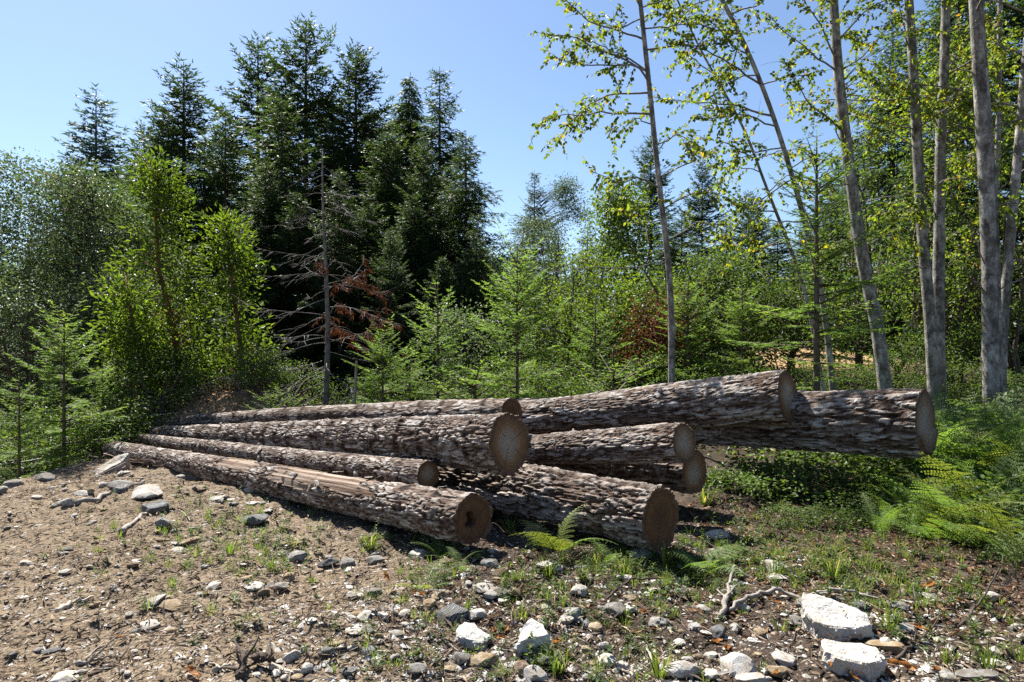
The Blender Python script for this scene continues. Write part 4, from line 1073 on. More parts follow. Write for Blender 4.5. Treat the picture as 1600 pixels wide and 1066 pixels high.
# ------------------------------------------------------------------ shrubs and brambles
SHR = [broadleaf(500 + k, 1.0, prof_round(0.62), 62, 42, (0.050, 0.022), 0.17, (TWIG, LEAF_SHRUB), trunk_r=0.014, base=0.12, stems=6, spread=0.5, twig_r=0.003, lump=0.7) for k in range(3)]
BRA = [broadleaf(510 + k, 0.6, prof_round(0.62), 60, 17, (0.062, 0.042), 0.17, (TWIG, LEAF_BRAMBLE), trunk_r=0.007, base=0.12, stems=6, spread=0.6, twig_r=0.003, lump=0.4, kind='l6', hang=0.1) for k in range(3)]
GS, GBr = "green shrubs behind the logs", "brambles round the overhanging log"
rng = np.random.default_rng(55)
def many(protos, h0, spots, words_, name, cat, group):
    first = {}
    for k, (px, d, h, w) in enumerate(spots):
        v = k % len(protos); lab = words_[k]; loc = at(px, d); s = h / h0
        if v not in first:
            first[v] = plant(name, lab, cat, protos[v], loc, rng.uniform(0, 6.28), (s * w, s * w, s), group)
        else:
            dup(first[v], lab, loc, rng.uniform(0, 6.28), (s * w, s * w, s), group)
shr = [(852, 11.6, 1.1, 1.1, "feathery green shrub beside the tallest young fir's foot"), (905, 11.2, 1.0, 1.2, "light green shrub behind the raised log's far half"),
       (965, 12.2, 1.0, 1.1, "shrub just left of the slim alder stem"), (1000, 10.9, 0.62, 1.2, "low yellow green shrub at the foot of the slim alder"),
       (1090, 11.3, 0.95, 1.2, "green shrub just past the slim alder's foot"), (1135, 12.0, 1.0, 1.2, "shrub between the wide young fir and the clearing"),
       (1190, 11.0, 0.55, 1.4, "low leafy shrub above the raised log's cut end"), (1235, 10.4, 0.55, 1.3, "low shrub beside the sparse young fir's stem"),
       (1330, 11.8, 0.75, 1.2, "shrub by the foot of the thin bowed alder"), (1415, 11.9, 1.15, 1.0, "bright yellow green shrub between the bent alder and the grey pair"),
       (1440, 11.2, 0.7, 1.2, "low bright shrub at the grey pair's roots"), (1510, 11.4, 0.9, 1.2, "shrub between the grey pair and the doubled trunk"),
       (1590, 10.4, 0.8, 1.2, "shrub at the wood's edge past the doubled trunk"), (760, 12.6, 1.0, 1.2, "shaded shrub behind the tallest young fir"),
       (700, 12.4, 0.7, 1.3, "low shrub under the pointed young fir"), (470, 13.4, 0.9, 1.2, "dark shrub at the foot of the dead fir"),
       (400, 13.0, 0.95, 1.2, "dark shrub under the shorter madrone"), (330, 13.8, 1.2, 1.1, "shaded shrub between the two madrones"),
       (245, 12.6, 1.3, 1.2, "leafy shrub below the tall madrone on the bank"), (140, 11.4, 1.2, 1.2, "leafy shrub behind the broad young fir"),
       (60, 11.2, 1.4, 1.2, "leafy shrub on the bank beside the broad young fir"), (10, 10.6, 1.2, 1.2, "leafy shrub at the bank's near end"),
       (190, 11.2, 1.0, 1.2, "shrub close to the tip of the front log"), (560, 13.2, 0.8, 1.3, "dark shrub behind the wooden stake"),
       (1480, 13.0, 1.2, 1.2, "tall shrub in shade behind the grey pair"), (1270, 12.6, 0.8, 1.2, "shrub in front of the clearing"), (640, 13.6, 1.2, 1.3, "dark shrub behind the bushy young fir"),
       (1040, 12.6, 1.1, 1.2, "tall green shrub behind the slim alder stem"), (820, 13.2, 1.2, 1.2, "green shrub farther back behind the tallest young fir"), (880, 13.4, 1.3, 1.2, "tall pale shrub below the yellow green tree")]
many(SHR, 1.0, [s[:4] for s in shr], [s[4] for s in shr], "shrub", "shrub", GS)
bra = [(1140, 6.5, 0.5, 1.1, "bramble with pale leaves beside the shaded low log end"), (1190, 7.0, 0.6, 1.2, "bramble under the raised log's cut end"),
       (1245, 6.7, 0.6, 1.3, "bramble in the shade below the middle of the overhanging log"), (1300, 7.3, 0.65, 1.3, "bramble behind the shade below the overhanging log"),
       (1350, 6.6, 0.55, 1.3, "bramble in shade below the overhanging log's split end"), (1410, 7.1, 0.65, 1.3, "bramble just behind the overhanging log's split end"),
       (1465, 6.5, 0.6, 1.2, "bramble next to the split end, in sun"), (1500, 7.2, 0.7, 1.2, "bramble in front of the doubled trunk"),
       (1560, 6.6, 0.7, 1.2, "bramble in front and to one side of the doubled trunk"), (1595, 5.9, 0.6, 1.2, "bramble at the wood's edge among the ferns"),
       (1530, 5.8, 0.55, 1.2, "bramble among the bracken near the split end"), (1420, 5.9, 0.45, 1.2, "bramble between the bracken and the shade of the log"),
       (1370, 5.6, 0.32, 1.2, "low bramble at the edge of the log's shade"), (1290, 5.5, 0.28, 1.3, "low bramble in front of the log's shade"),
       (1230, 5.6, 0.28, 1.2, "small bramble on the litter near the shade"), (1590, 5.0, 0.5, 1.1, "bramble above the yellow fern at the edge"),
       (1460, 9.0, 0.6, 1.4, "bramble between the grey pair and the ferns"), (1370, 9.4, 0.6, 1.4, "bramble behind the overhanging log by the bent alder"),
       (1300, 9.2, 0.5, 1.3, "bramble above the overhanging log next to the raised log's end"), (1180, 9.8, 0.5, 1.3, "bramble just behind the raised log"),
       (1110, 10.2, 0.5, 1.3, "bramble behind the raised log near the slim alder"), (1590, 8.2, 0.8, 1.3, "tall bramble beyond the doubled trunk"),
       (1475, 5.3, 0.35, 1.1, "bramble under the arching bracken fronds"), (1330, 6.1, 0.4, 1.3, "bramble deep in the log's shade")]
bra = [(a, b, c * (0.5 if b < 7.5 and a < 1430 else 0.72), e * 1.25, f) for a, b, c, e, f in bra]
many(BRA, 0.6, [s[:4] for s in bra], [s[4] for s in bra], "bramble", "bramble", GBr)

# ------------------------------------------------------------------ ferns
def frond_mesh(seed, bracken=True):
    rng = np.random.default_rng(seed)
    u = np.linspace(0, 1, 14)
    X = u; Z = 0.72 * u - 0.62 * u ** 2.2; Y = 0.05 * np.sin(u * 2.5 + seed)
    path = np.stack([X, Y, Z], 1)
    P, D, N, L, Wd = [], [], [], [], []
    npair = 12 if bracken else 20
    for k in range(npair):
        t = (0.20 if bracken else 0.12) + (0.80 if bracken else 0.86) * (k / npair) ** 0.92
        p0 = np.array([np.interp(t, u, path[:, c]) for c in range(3)]); p1 = np.array([np.interp(t + 0.03, u, path[:, c]) for c in range(3)])
        ax = unit(p1 - p0); sd = unit(np.cross(ax, [0, 0, 1.0])); up = np.cross(sd, ax)
        tt = (t - 0.12) / 0.88
        lp = (0.36 * (1 - tt) ** 0.85 + 0.012) if bracken else 0.20 * min(1, 0.5 + 2.5 * tt) * (1 - tt) ** 0.75 + 0.01
        for sg in (1, -1):
            d = unit(ax * 0.42 + sd * sg + up * rng.uniform(-0.02, 0.22)); m = max(3, int(lp / 0.022))
            l_here = lp * rng.uniform(0.88, 1.1)
            for j in range(m):
                s = (j + 0.4) / m
                q = p0 + d * l_here * s + np.array([0, 0, -0.25]) * l_here * s * s
                sd2 = unit(np.cross(d, up))
                for s2 in (1, -1):
                    P.append(q); D.append(unit(d * 0.45 + sd2 * s2 + rng.normal(size=3) * 0.06)); N.append(up + rng.normal(size=3) * 0.12)
                    L.append((0.13 * lp if bracken else 0.12 * lp) * (1 - s) ** 0.7 + 0.008); Wd.append(0.023 if bracken else 0.014)
    n = len(P)
    V, T, li = leaves(np.array(P), np.array(D), np.array(N), np.array(L), np.array(Wd), 'd2', 0.08)
    tb = Tubes(); tb.add(path, np.linspace(0.008, 0.002, 14), 4)
    Vt, Tt, Qt = np.concatenate(tb.V), np.concatenate(tb.T), np.concatenate(tb.Q)
    rn = np.concatenate([(0.25 + 0.5 * rng.random(n))[li], np.full(len(Vt), 0.9)])
    return mesh("frond", np.concatenate([V, Vt]), np.concatenate([T, Tt + len(V)]), Qt + len(V), [FERN_M], {'rnd': rn})
FR_B = [frond_mesh(s, True) for s in (1, 2, 3)]
FR_S = [frond_mesh(s, False) for s in (4, 5)]
def fern(label, px, d, size, n, seed, kind='b', yellow=False, tilt=0.0, face=None, group="ferns among the brambles"):
    rng = np.random.default_rng(seed)
    loc = at(px, d, -0.02)
    root = thing("fern", label, "fern", loc, rng.uniform(0, 6.28), size, group)
    for k in range(n):
        ms = FR_B if kind == 'b' else FR_S
        f = link("frond", ms[k % len(ms)], root, (rng.normal() * 0.05, rng.normal() * 0.05, 0))
        az = (k * 2.4 + rng.normal() * 0.3) if face is None else face - root.rotation_euler[2] + rng.uniform(-1.0, 1.0)
        f.rotation_euler = (rng.normal() * 0.25, -tilt - rng.uniform(-0.15, 0.45), az)
        f.scale = (rng.uniform(0.7, 1.1),) * 3
        f.material_slots[0].link = 'OBJECT'
        f.material_slots[0].material = FERN_Y if (yellow and rng.random() < 0.7) else FERN_M
GF1 = "small ferns at the foot of the logs"
fern("small fern crouched against the front log's cut end", 690, 4.78, 0.34, 7, 601, 's', tilt=0.15, group=GF1)
fern("little grey green fern on the stones below the front log's end", 712, 4.35, 0.26, 6, 602, 's', tilt=0.05, group=GF1)
fern("pale yellowish fern on the stones among weeds", 668, 4.2, 0.28, 6, 603, 'b', True, group=GF1)
fern("bright bracken standing in front of the fat bottom log", 870, 4.72, 0.42, 7, 604, 'b', True, tilt=0.25, group=GF1)
fern("small low fern leaning from beneath the fat bottom log", 950, 4.65, 0.28, 4, 605, 'b', tilt=0.1, group=GF1)
fern("dark green fern by the fat bottom log's shaded end", 1098, 4.5, 0.42, 7, 606, 'b', tilt=0.35, group=GF1)
fern("low dark fern frond pair below the shaded end fern", 1140, 4.3, 0.30, 4, 607, 's', tilt=-0.1, group=GF1)
fl = [(1330, 8.6, 0.85, 8, 'b', 0, "bracken showing above the middle of the overhanging log"), (1290, 9.0, 0.7, 7, 'b', 0, "bracken between the sparse fir's stem and the raised log's end"),
      (1395, 8.3, 0.95, 9, 'b', 0, "bracken behind the overhanging log in front of the grey pair"), (1450, 7.6, 1.0, 10, 'b', 0, "wide bracken arching just above the split end"),
      (1495, 8.0, 0.95, 9, 'b', 0, "bracken at the doubled trunk's inner side"), (1590, 7.4, 0.95, 9, 'b', 0, "bracken at the doubled trunk's outer side"),
      (1570, 9.2, 0.9, 8, 'b', 0, "bracken in back of the doubled trunk"), (1480, 5.9, 0.65, 9, 's', 0, "grey green fern in sun below the split end"),
      (1520, 5.4, 0.75, 10, 'b', 1, "large yellow green bracken at the edge of the gravel"), (1465, 5.0, 0.55, 9, 'b', 1, "yellow green bracken leaning over the litter"),
      (1420, 5.35, 0.45, 7, 's', 0, "low green fern at the rim of the log's shade"), (1570, 4.75, 0.6, 8, 'b', 1, "bright bracken clump near the frame's edge"),
      (1600, 4.3, 0.5, 7, 'b', 1, "yellowest bracken, lowest of the clump by the wood's edge"), (1600, 5.6, 0.75, 8, 'b', 0, "green bracken at the edge behind the yellowest one"),
      (1540, 6.5, 0.8, 8, 'b', 0, "green bracken between the split end and the doubled trunk"), (1380, 5.2, 0.35, 6, 's', 0, "small fern nearest the sunny litter"),
      (1530, 4.85, 0.5, 8, 's', 0, "green fern under the large yellow green bracken")]
fl += [(1440, 6.85, 0.85, 8, 'b', 0, "bracken right beneath the split end's outer rim"), (1500, 6.7, 0.9, 9, 'b', 0, "tall bracken between the split end and the doubled trunk's foot"), (1565, 6.2, 0.85, 9, 'b', 1, "yellow tinged tall bracken before the doubled trunk"),
       (1475, 7.25, 0.9, 8, 'b', 0, "bracken frond cluster peeking over the split end"), (1592, 6.9, 0.9, 8, 'b', 0, "tall bracken at the wood's edge in front of the leaning alder"), (1535, 7.3, 0.95, 9, 'b', 0, "bracken hugging the doubled trunk's front"),
       (1448, 5.6, 0.6, 8, 'b', 0, "bracken at the sunny rim of the log's shade"), (1495, 5.15, 0.6, 8, 'b', 1, "yellow tipped bracken beside the large yellow green one"), (1560, 5.4, 0.7, 9, 'b', 0, "green bracken behind the bright bracken clump")]
for k, (px, d, sz, n, kd, ye, lab) in enumerate(fl):
    fern(lab, px, d, sz * (1.28 if d > 6 else 1.12), n, 620 + k, kd, bool(ye), tilt=0.48 if d > 5 else 0.3)

# ------------------------------------------------------------------ forest floor leaves and grass
def scatter(rng, n, xr, yr, dens):
    x = rng.uniform(*xr, n); y = rng.uniform(*yr, n)
    k = rng.random(n) < dens(x, y)
    return x[k], y[k]

def build_undergrowth():
    rng = np.random.default_rng(701)
    def dens(x, y):
        P = np.stack([x, y, 0 * x], 1)
        f = np.maximum(sstep(8.6, 10.2, y - 0.35 * np.clip(-x, 0, 8)), sstep(2.5, 4.0, x - 0.25 * (5.5 - y)) * sstep(4.3, 5.2, y))
        f = np.maximum(f, sstep(5.8, 7.0, -x) * sstep(8.5, 10, y))
        f *= 1 - 0.9 * np.exp(-((x - 7.0) / 2.4) ** 2 - ((y - 16.5) / 2.0) ** 2)
        f *= 1 - np.exp(-((x + 5.0) / 1.3) ** 2 - ((y - 12.4) / 1.0) ** 2)
        return f * np.clip(0.55 + 0.9 * vnoise(P * 0.9, 3), 0.05, 1)
    x, y = scatter(rng, 60000, (-13, 12), (4.2, 18), dens)
    px = 800 + F * x / y; k = (px > -120) & (px < 1720); x, y = x[k], y[k]
    n = len(x); h = 0.02 + 0.28 * rng.random(n) ** 1.6 * np.clip(0.5 + vnoise(np.stack([x, y, 0 * x], 1) * 1.7, 8), 0.1, 1.3)
    P = np.stack([x, y, gh(x, y) + h], 1)
    D = rand_unit(rng, n) * (1, 1, 0.4); N = unit(np.array([0, 0, 1.2]) + rand_unit(rng, n))
    V, T, li = leaves(P, D, N, 0.075 * rng.uniform(0.5, 1.3, n), 0.045 * rng.uniform(0.6, 1.2, n), 'd2', 0.15)
    tag(link("undergrowth", mesh("undergrowth", V, T, None, [LEAF_BRAMBLE], {'rnd': rng.random(n)[li]})), kind='stuff')
    # rusty leaf litter on the slash mound and the litter in front of the bushes
    x = np.concatenate([rng.normal(-5.1, 0.8, 2600), rng.uniform(1.5, 4.2, 4200), rng.uniform(-0.5, 3, 1500)])
    y = np.concatenate([rng.normal(12.6, 0.7, 2600), rng.uniform(3.4, 6.4, 4200), rng.uniform(3.6, 5.0, 1500)])
    n = len(x)
    P = np.stack([x, y, gh(x, y) + 0.008 + np.where(np.arange(n) < 2600, rng.random(n) * 0.12, 0)], 1)
    V, T, li = leaves(P, rand_unit(rng, n) * (1, 1, 0.35), unit(np.array([0, 0, 1.0]) + 0.7 * rand_unit(rng, n)), 0.045 * rng.uniform(0.5, 1.5, n), 0.02 * rng.uniform(0.6, 1.4, n), 'd2', 0.2, 0.2)
    tag(link("leaf_litter", mesh("leaf_litter", V, T, None, [leaf_mat("rusty leaf litter", [(0.0, (0.06, 0.03, 0.018)), (0.5, (0.15, 0.085, 0.05)), (0.9, (0.27, 0.17, 0.10)), (1.0, (0.40, 0.30, 0.2))], (1.2, 1.1, 0.9), 0.2, 0.7, 0.15)], {'rnd': rng.random(n)[li]})), kind='stuff')
build_undergrowth()

def blades(rng, base, n, h, spread, w):
    a = rng.uniform(0, 6.28, n); r = spread * rng.random(n) ** 0.6
    p0 = base + np.stack([np.cos(a) * r * 0.35, np.sin(a) * r * 0.35, np.zeros(n) - 0.01], 1)
    hh = h * rng.uniform(0.45, 1.15, n); out = np.stack([np.cos(a), np.sin(a), 0 * a], 1) * (hh * rng.uniform(0.1, 0.95, n))[:, None]
    sd = np.stack([-np.sin(a), np.cos(a), 0 * a], 1) * (w * rng.uniform(0.6, 1.3, n))[:, None] * 0.5
    m = p0 + out * 0.35 + np.array([0, 0, 1.0]) * (hh * 0.62)[:, None]; t = p0 + out + np.array([0, 0, 1.0]) * (hh * rng.uniform(0.55, 1.0, n))[:, None]
    V = np.stack([p0 - sd, p0 + sd, m + sd * 0.8, m - sd * 0.8, t], 1)
    b = np.arange(n)[:, None] * 5
    T = (b[:, :, None] + np.array([[0, 1, 2], [0, 2, 3], [3, 2, 4]])[None]).reshape(-1, 3)
    return V.reshape(-1, 3), T, np.repeat(rng.random(n), 5)

GRASS_AT = [(350, 845, 90, 45, 42), (410, 820, 60, 30, 26), (300, 800, 50, 25, 14), (580, 850, 25, 12, 10), (430, 880, 60, 25, 22), (180, 830, 60, 60, 10), (280, 880, 60, 40, 8), (680, 880, 40, 40, 20), (640, 940, 80, 50, 10),
            (830, 910, 60, 40, 26), (960, 880, 90, 35, 46), (900, 940, 120, 50, 26), (1060, 900, 60, 40, 36), (1180, 890, 60, 30, 28), (1280, 900, 90, 30, 26), (1180, 830, 80, 35, 30), (1300, 850, 70, 40, 20),
            (1100, 960, 250, 60, 24), (1420, 930, 140, 50, 60), (1250, 870, 130, 40, 50), (1000, 905, 130, 40, 40), (1350, 890, 100, 40, 40), (1120, 850, 60, 30, 26), (1520, 1000, 90, 60, 20), (860, 1040, 90, 30, 20), (620, 1030, 90, 40, 14), (1030, 1040, 60, 25, 10), (480, 930, 100, 60, 10), (250, 960, 150, 60, 8), (1450, 850, 80, 60, 20)]
def build_grass():
    rng = np.random.default_rng(711)
    Vs, Ts, Rs, n0 = [], [], [], 0
    for (cx, cy, rx, ry, n) in GRASS_AT:
        for k in range(n):
            g = on_ground(cx + rng.normal() * rx * 0.6, min(1090, max(700, cy + rng.normal() * ry * 0.6)))
            V, T, R = blades(rng, g, rng.integers(8, 26), rng.uniform(0.03, 0.11), 0.09, 0.0038)
            Vs.append(V); Ts.append(T + n0); n0 += len(V); Rs.append(R * 0.7 + 0.3 * rng.random())
    tag(link("grass", mesh("grass", np.concatenate(Vs), np.concatenate(Ts), None, [GRASS_M], {'rnd': np.concatenate(Rs)})), kind='stuff')
    P, D, N, L, Wd = [], [], [], [], []
    for (cx, cy, rx, ry, n) in GRASS_AT:
        for k in range(int(n * 1.3)):
            g = on_ground(cx + rng.normal() * rx * 0.75, min(1090, max(700, cy + rng.normal() * ry * 0.75)))
            h = rng.uniform(0.02, 0.12); m = int(5 + h * 110)
            z = rng.uniform(0, 1, m); a = np.arange(m) * 2.4 + rng.uniform(0, 6)
            lean = rng.normal(size=2) * 0.3 * h
            P.append(g + np.stack([lean[0] * z, lean[1] * z, h * z], 1)); D.append(np.stack([np.cos(a), np.sin(a), rng.uniform(-0.1, 0.6, m)], 1))
            L.append(rng.uniform(0.018, 0.042) * (1.2 - 0.6 * z)); Wd.append(L[-1] * rng.uniform(0.3, 0.55)); N.append(unit(np.array([0, 0, 1.0]) + 0.5 * rand_unit(rng, m)))
    P, D, N, L, Wd = (np.concatenate(q) for q in (P, D, N, L, Wd)); n = len(P)
    V, T, li = leaves(P, D, N, L, Wd, 'd2', 0.2)
    tag(link("weeds", mesh("weeds", V, T, None, [LEAF_SHRUB], {'rnd': rng.random(n)[li]})), kind='stuff')
build_grass()

# clumps of grass that stand out singly
TUFTS = []
for k in range(3):
    r_ = np.random.default_rng(720 + k)
    V, T, R = blades(r_, np.zeros(3), 34, 0.20, 0.10, 0.008)
    TUFTS.append(mesh("grass_tuft", V, T, None, [GRASS_M], {'rnd': R}))
tuft_at = [(797, 838, 1.0, "yellow green grass tuft between the front log's end and the fat bottom log"), (580, 856, 0.8, "grass tuft on the gravel below the front log's bare patch"),
           (645, 852, 0.5, "small grass sprig leaning on the front log"), (858, 905, 0.8, "bright grass tuft on the gravel below the bracken"), (1040, 884, 1.0, "bushy grass tuft in front of the fat bottom log's end"),
           (975, 900, 0.9, "grass tuft beside the lichened rock"), (1210, 905, 0.9, "grass tuft next to the white rock below the shade"), (1300, 905, 1.1, "long-bladed grass tuft beside the log's shade"),
           (1392, 985, 0.9, "grass tuft beside the largest white rock"), (870, 1055, 0.8, "grass tuft between the pale rocks"), (1030, 1060, 0.9, "grass tuft beside the round white rock"),
           (360, 868, 0.8, "grass tuft in the green patch on the slope"), (425, 892, 0.7, "lone grass tuft below the green patch"), (1100, 790, 1.2, "thin grass tuft by the shaded low log end"),
           (745, 875, 0.4, "tiny grass tuft just below the front log's end"), (1545, 1045, 0.8, "grass tuft in the litter below the ferns"), (930, 885, 0.8, "grass tuft below the low leaning fern")]
for k, (px, py, s, lab) in enumerate(tuft_at):
    o = link("grass_tuft", TUFTS[k % 3], None, on_ground(px, py)); o.rotation_euler = (0, 0, k * 1.7); o.scale = (s,) * 3
    tag(o, lab, "grass tuft", "grass tufts on the gravel")

# ------------------------------------------------------------------ stones
def stone_mat(name, a, b, speck=None, band=None, rough=0.85):
    m, t, p, out = new_mat(name)
    tc = nd(t, "ShaderNodeTexCoord"); oi = nd(t, "ShaderNodeObjectInfo")
    ad = nd(t, "ShaderNodeVectorMath", operation='ADD'); t.links.new(tc.outputs['Object'], ad.inputs[0]); t.links.new(oi.outputs['Location'], ad.inputs[1]); v = ad.outputs[0]
    n1 = noise(t, 4, 5, vec=v, rough=0.65); n2 = noise(t, 26, 4, vec=v, rough=0.7)
    c = ramp(t, n1, [(0.32, a), (0.66, b)])
    st = noise(t, 1.6, 4, vec=v)
    c = mixc(t, ramp(t, st, [(0.42, (0, 0, 0)), (0.60, (0.85, 0.85, 0.85))]), c, tuple(q * f for q, f in zip(a, (0.78, 0.68, 0.55))))
    if speck: c = mixc(t, ramp(t, n2, [(0.60, (0, 0, 0)), (0.70, (1, 1, 1))]), c, speck)
    if band:
        w = nd(t, "ShaderNodeTexWave"); w.inputs['Scale'].default_value = 3.2; w.inputs['Distortion'].default_value = 7; w.inputs['Detail'].default_value = 3
        t.links.new(v, w.inputs['Vector']); c = mixc(t, ramp(t, w.outputs['Fac'], [(0.45, (0, 0, 0)), (0.6, (1, 1, 1))]), c, band)
    vv = math_(t, 'MULTIPLY_ADD', oi.outputs['Random'], 0.45); vv.node.inputs[2].default_value = 0.70
    hsv = nd(t, "ShaderNodeHueSaturation"); t.links.new(c, hsv.inputs['Color']); t.links.new(vv, hsv.inputs['Value'])
    t.links.new(hsv.outputs[0], p.inputs['Base Color']); p.inputs['Roughness'].default_value = rough; p.inputs['Specular IOR Level'].default_value = 0.25
    bump(t, p, math_(t, 'ADD', n1, n2), 0.5, 0.05)
    return m
ST = {'white': stone_mat("white granite", (0.373, 0.3574, 0.3341), (0.4923, 0.4774, 0.4476), (0.3002, 0.2895, 0.268)),
      'grey': stone_mat("pale grey granite", (0.1865, 0.1803, 0.1709), (0.2984, 0.289, 0.2735), (0.1057, 0.1026, 0.09635)),
      'blue': stone_mat("blue grey slate", (0.09946, 0.1026, 0.1026), (0.1989, 0.2051, 0.2051)),
      'cream': stone_mat("cream stained stone", (0.2486, 0.1865, 0.1119), (0.373, 0.317, 0.23), (0.2238, 0.1492, 0.07459)),
      'tan': stone_mat("tan stone", (0.1616, 0.1181, 0.08081), (0.2735, 0.2176, 0.1616)),
      'band': stone_mat("banded grey stone", (0.2238, 0.23, 0.23), (0.3232, 0.3232, 0.317), None, (0.07459, 0.08081, 0.08702))}

def stone_mesh(seed, cuts=16, sub=3, flat=0.6, lo=0.55):
    import bmesh
    rng = np.random.default_rng(seed)
    bm = bmesh.new(); bmesh.ops.create_icosphere(bm, subdivisions=sub, radius=1.0)
    V = np.array([v.co[:] for v in bm.verts]); T = np.array([[v.index for v in f.verts] for f in bm.faces]); bm.free()
    for n_, d in zip(rand_unit(rng, cuts), rng.uniform(lo, 0.92, cuts)):
        s = V @ n_; over = s > d
        V[over] -= n_ * (s[over] - d)[:, None]
    V += V * (0.045 * fbm(V * 2.2, 3, seed))[:, None] + 0.012 * np.stack([vnoise(V * 7 + k * 9, seed + k) for k in range(3)], 1)
    V *= (1, rng.uniform(0.65, 0.95), flat)
    return mesh("stone", V, T, None, [ST['white']])
STONES = [stone_mesh(801 + k, 14 + k % 5, 3, 0.45 + 0.06 * (k % 5), 0.45 + 0.04 * (k % 4)) for k in range(12)]
SMALL = [stone_mesh(821 + k, 9, 2, 0.5 + 0.06 * (k % 4), 0.5) for k in range(8)]

def stone(px, py, wpx, kind, label, k, ratio=0.6, rot=None, sink=0.42, tilt=(0, 0), group=None, protos=STONES, name="rock", cat="rock"):
    rng = np.random.default_rng(900 + k)
    g = on_ground(px, py)
    r = wpx / F * g[1] * 0.5
    o = link(name, protos[k % len(protos)])
    o.location = (g[0], g[1], g[2] + r * ratio * (0.75 - sink))
    o.rotation_euler = (tilt[0] + rng.normal() * 0.08, tilt[1] + rng.normal() * 0.08, rng.uniform(0, 6.28) if rot is None else rot)
    o.scale = (r * 1.05, r * 1.05, r * 1.5 * ratio)
    o.material_slots[0].link = 'OBJECT'; o.material_slots[0].material = ST[kind]
    return tag(o, label, cat, group)

# the two big rocks have shapes of their own
def wedge(px, py, outline, h, label, kind, seed, slope=(0, 0), rotx=0.0):
    """a block with a broken top outline given in metres round its centre"""
    import bmesh
    rng = np.random.default_rng(seed)
    g = on_ground(px, py)
    n = len(outline)
    bm = bmesh.new()
    top = [bm.verts.new((x, y, h + slope[0] * x + slope[1] * y)) for x, y in outline]
    bot = [bm.verts.new((x * 0.94 + 0.012 * rng.normal(), y * 0.94 + 0.012 * rng.normal(), -0.06)) for x, y in outline]
    bm.faces.new(top); bm.faces.new(bot[::-1])
    for i in range(n): bm.faces.new((top[i], bot[i], bot[(i + 1) % n], top[(i + 1) % n]))
    bmesh.ops.recalc_face_normals(bm, faces=bm.faces)
    bmesh.ops.bevel(bm, geom=list(bm.edges), offset=0.007, segments=1, affect='EDGES')
    bmesh.ops.triangulate(bm, faces=bm.faces)
    for _ in range(3):
        bmesh.ops.subdivide_edges(bm, edges=[e for e in bm.edges if e.calc_length() > 0.022], cuts=1, use_grid_fill=False)
        bmesh.ops.triangulate(bm, faces=bm.faces)
    bm.normal_update()
    V = np.array([v.co[:] for v in bm.verts]); N = np.array([v.normal[:] for v in bm.verts])
    d = 0.012 * fbm(V * 9, 4, seed) + 0.016 * (1 - np.abs(N[:, 2])) * fbm(V * 26, 3, seed + 2)
    for v, nn, q in zip(bm.verts, N, d): v.co += Vector(nn * q)
    me = bpy.data.meshes.new("rock"); bm.to_mesh(me); bm.free(); me.materials.append(ST[kind])
    o = link("rock", me, None, tuple(g)); o.rotation_euler = (rotx, 0, 0)
    return tag(o, label, "rock", "big pale rocks on the gravel")
wedge(1310, 988, [(-0.155, -0.05), (-0.15, 0.12), (-0.10, 0.20), (0.02, 0.13), (0.16, 0.02), (0.13, -0.075), (0.03, -0.10), (-0.10, -0.095)], 0.085, "largest white rock, a flat wedge with a speckled grey broken front", 'white', 31, (-0.05, 0.25))
wedge(1334, 1048, [(-0.135, 0.0), (-0.10, 0.085), (0.07, 0.08), (0.13, 0.04), (0.135, -0.045), (0.02, -0.085), (-0.06, -0.05)], 0.085, "white block with grey broken sides just below the largest white rock", 'white', 32, (0.0, 0.2))
wedge(832, 1016, [(-0.085, -0.07), (-0.06, 0.05), (0.0, 0.11), (0.055, 0.07), (0.085, -0.01), (0.0, -0.03)], 0.075, "white rock with a dark undercut front near the cream rock", 'white', 33, (0.0, 0.3))
wedge(740, 1012, [(-0.095, -0.02), (-0.06, 0.09), (0.0, 0.07), (0.09, 0.0), (0.08, -0.06), (-0.02, -0.07)], 0.075, "speckled pale rock with one shaded grey corner above the cream rock", 'white', 34, (-0.1, 0.25))
g = on_ground(158, 742)
wedge(158, 742, [(-0.30, -0.18), (-0.20, 0.02), (0.12, 0.24), (0.30, 0.22), (0.26, 0.08), (-0.02, -0.08)], 0.05, "long pale slab tilted against the far tip of the front log", 'white', 35, (0.30, 0.25), 0.35)

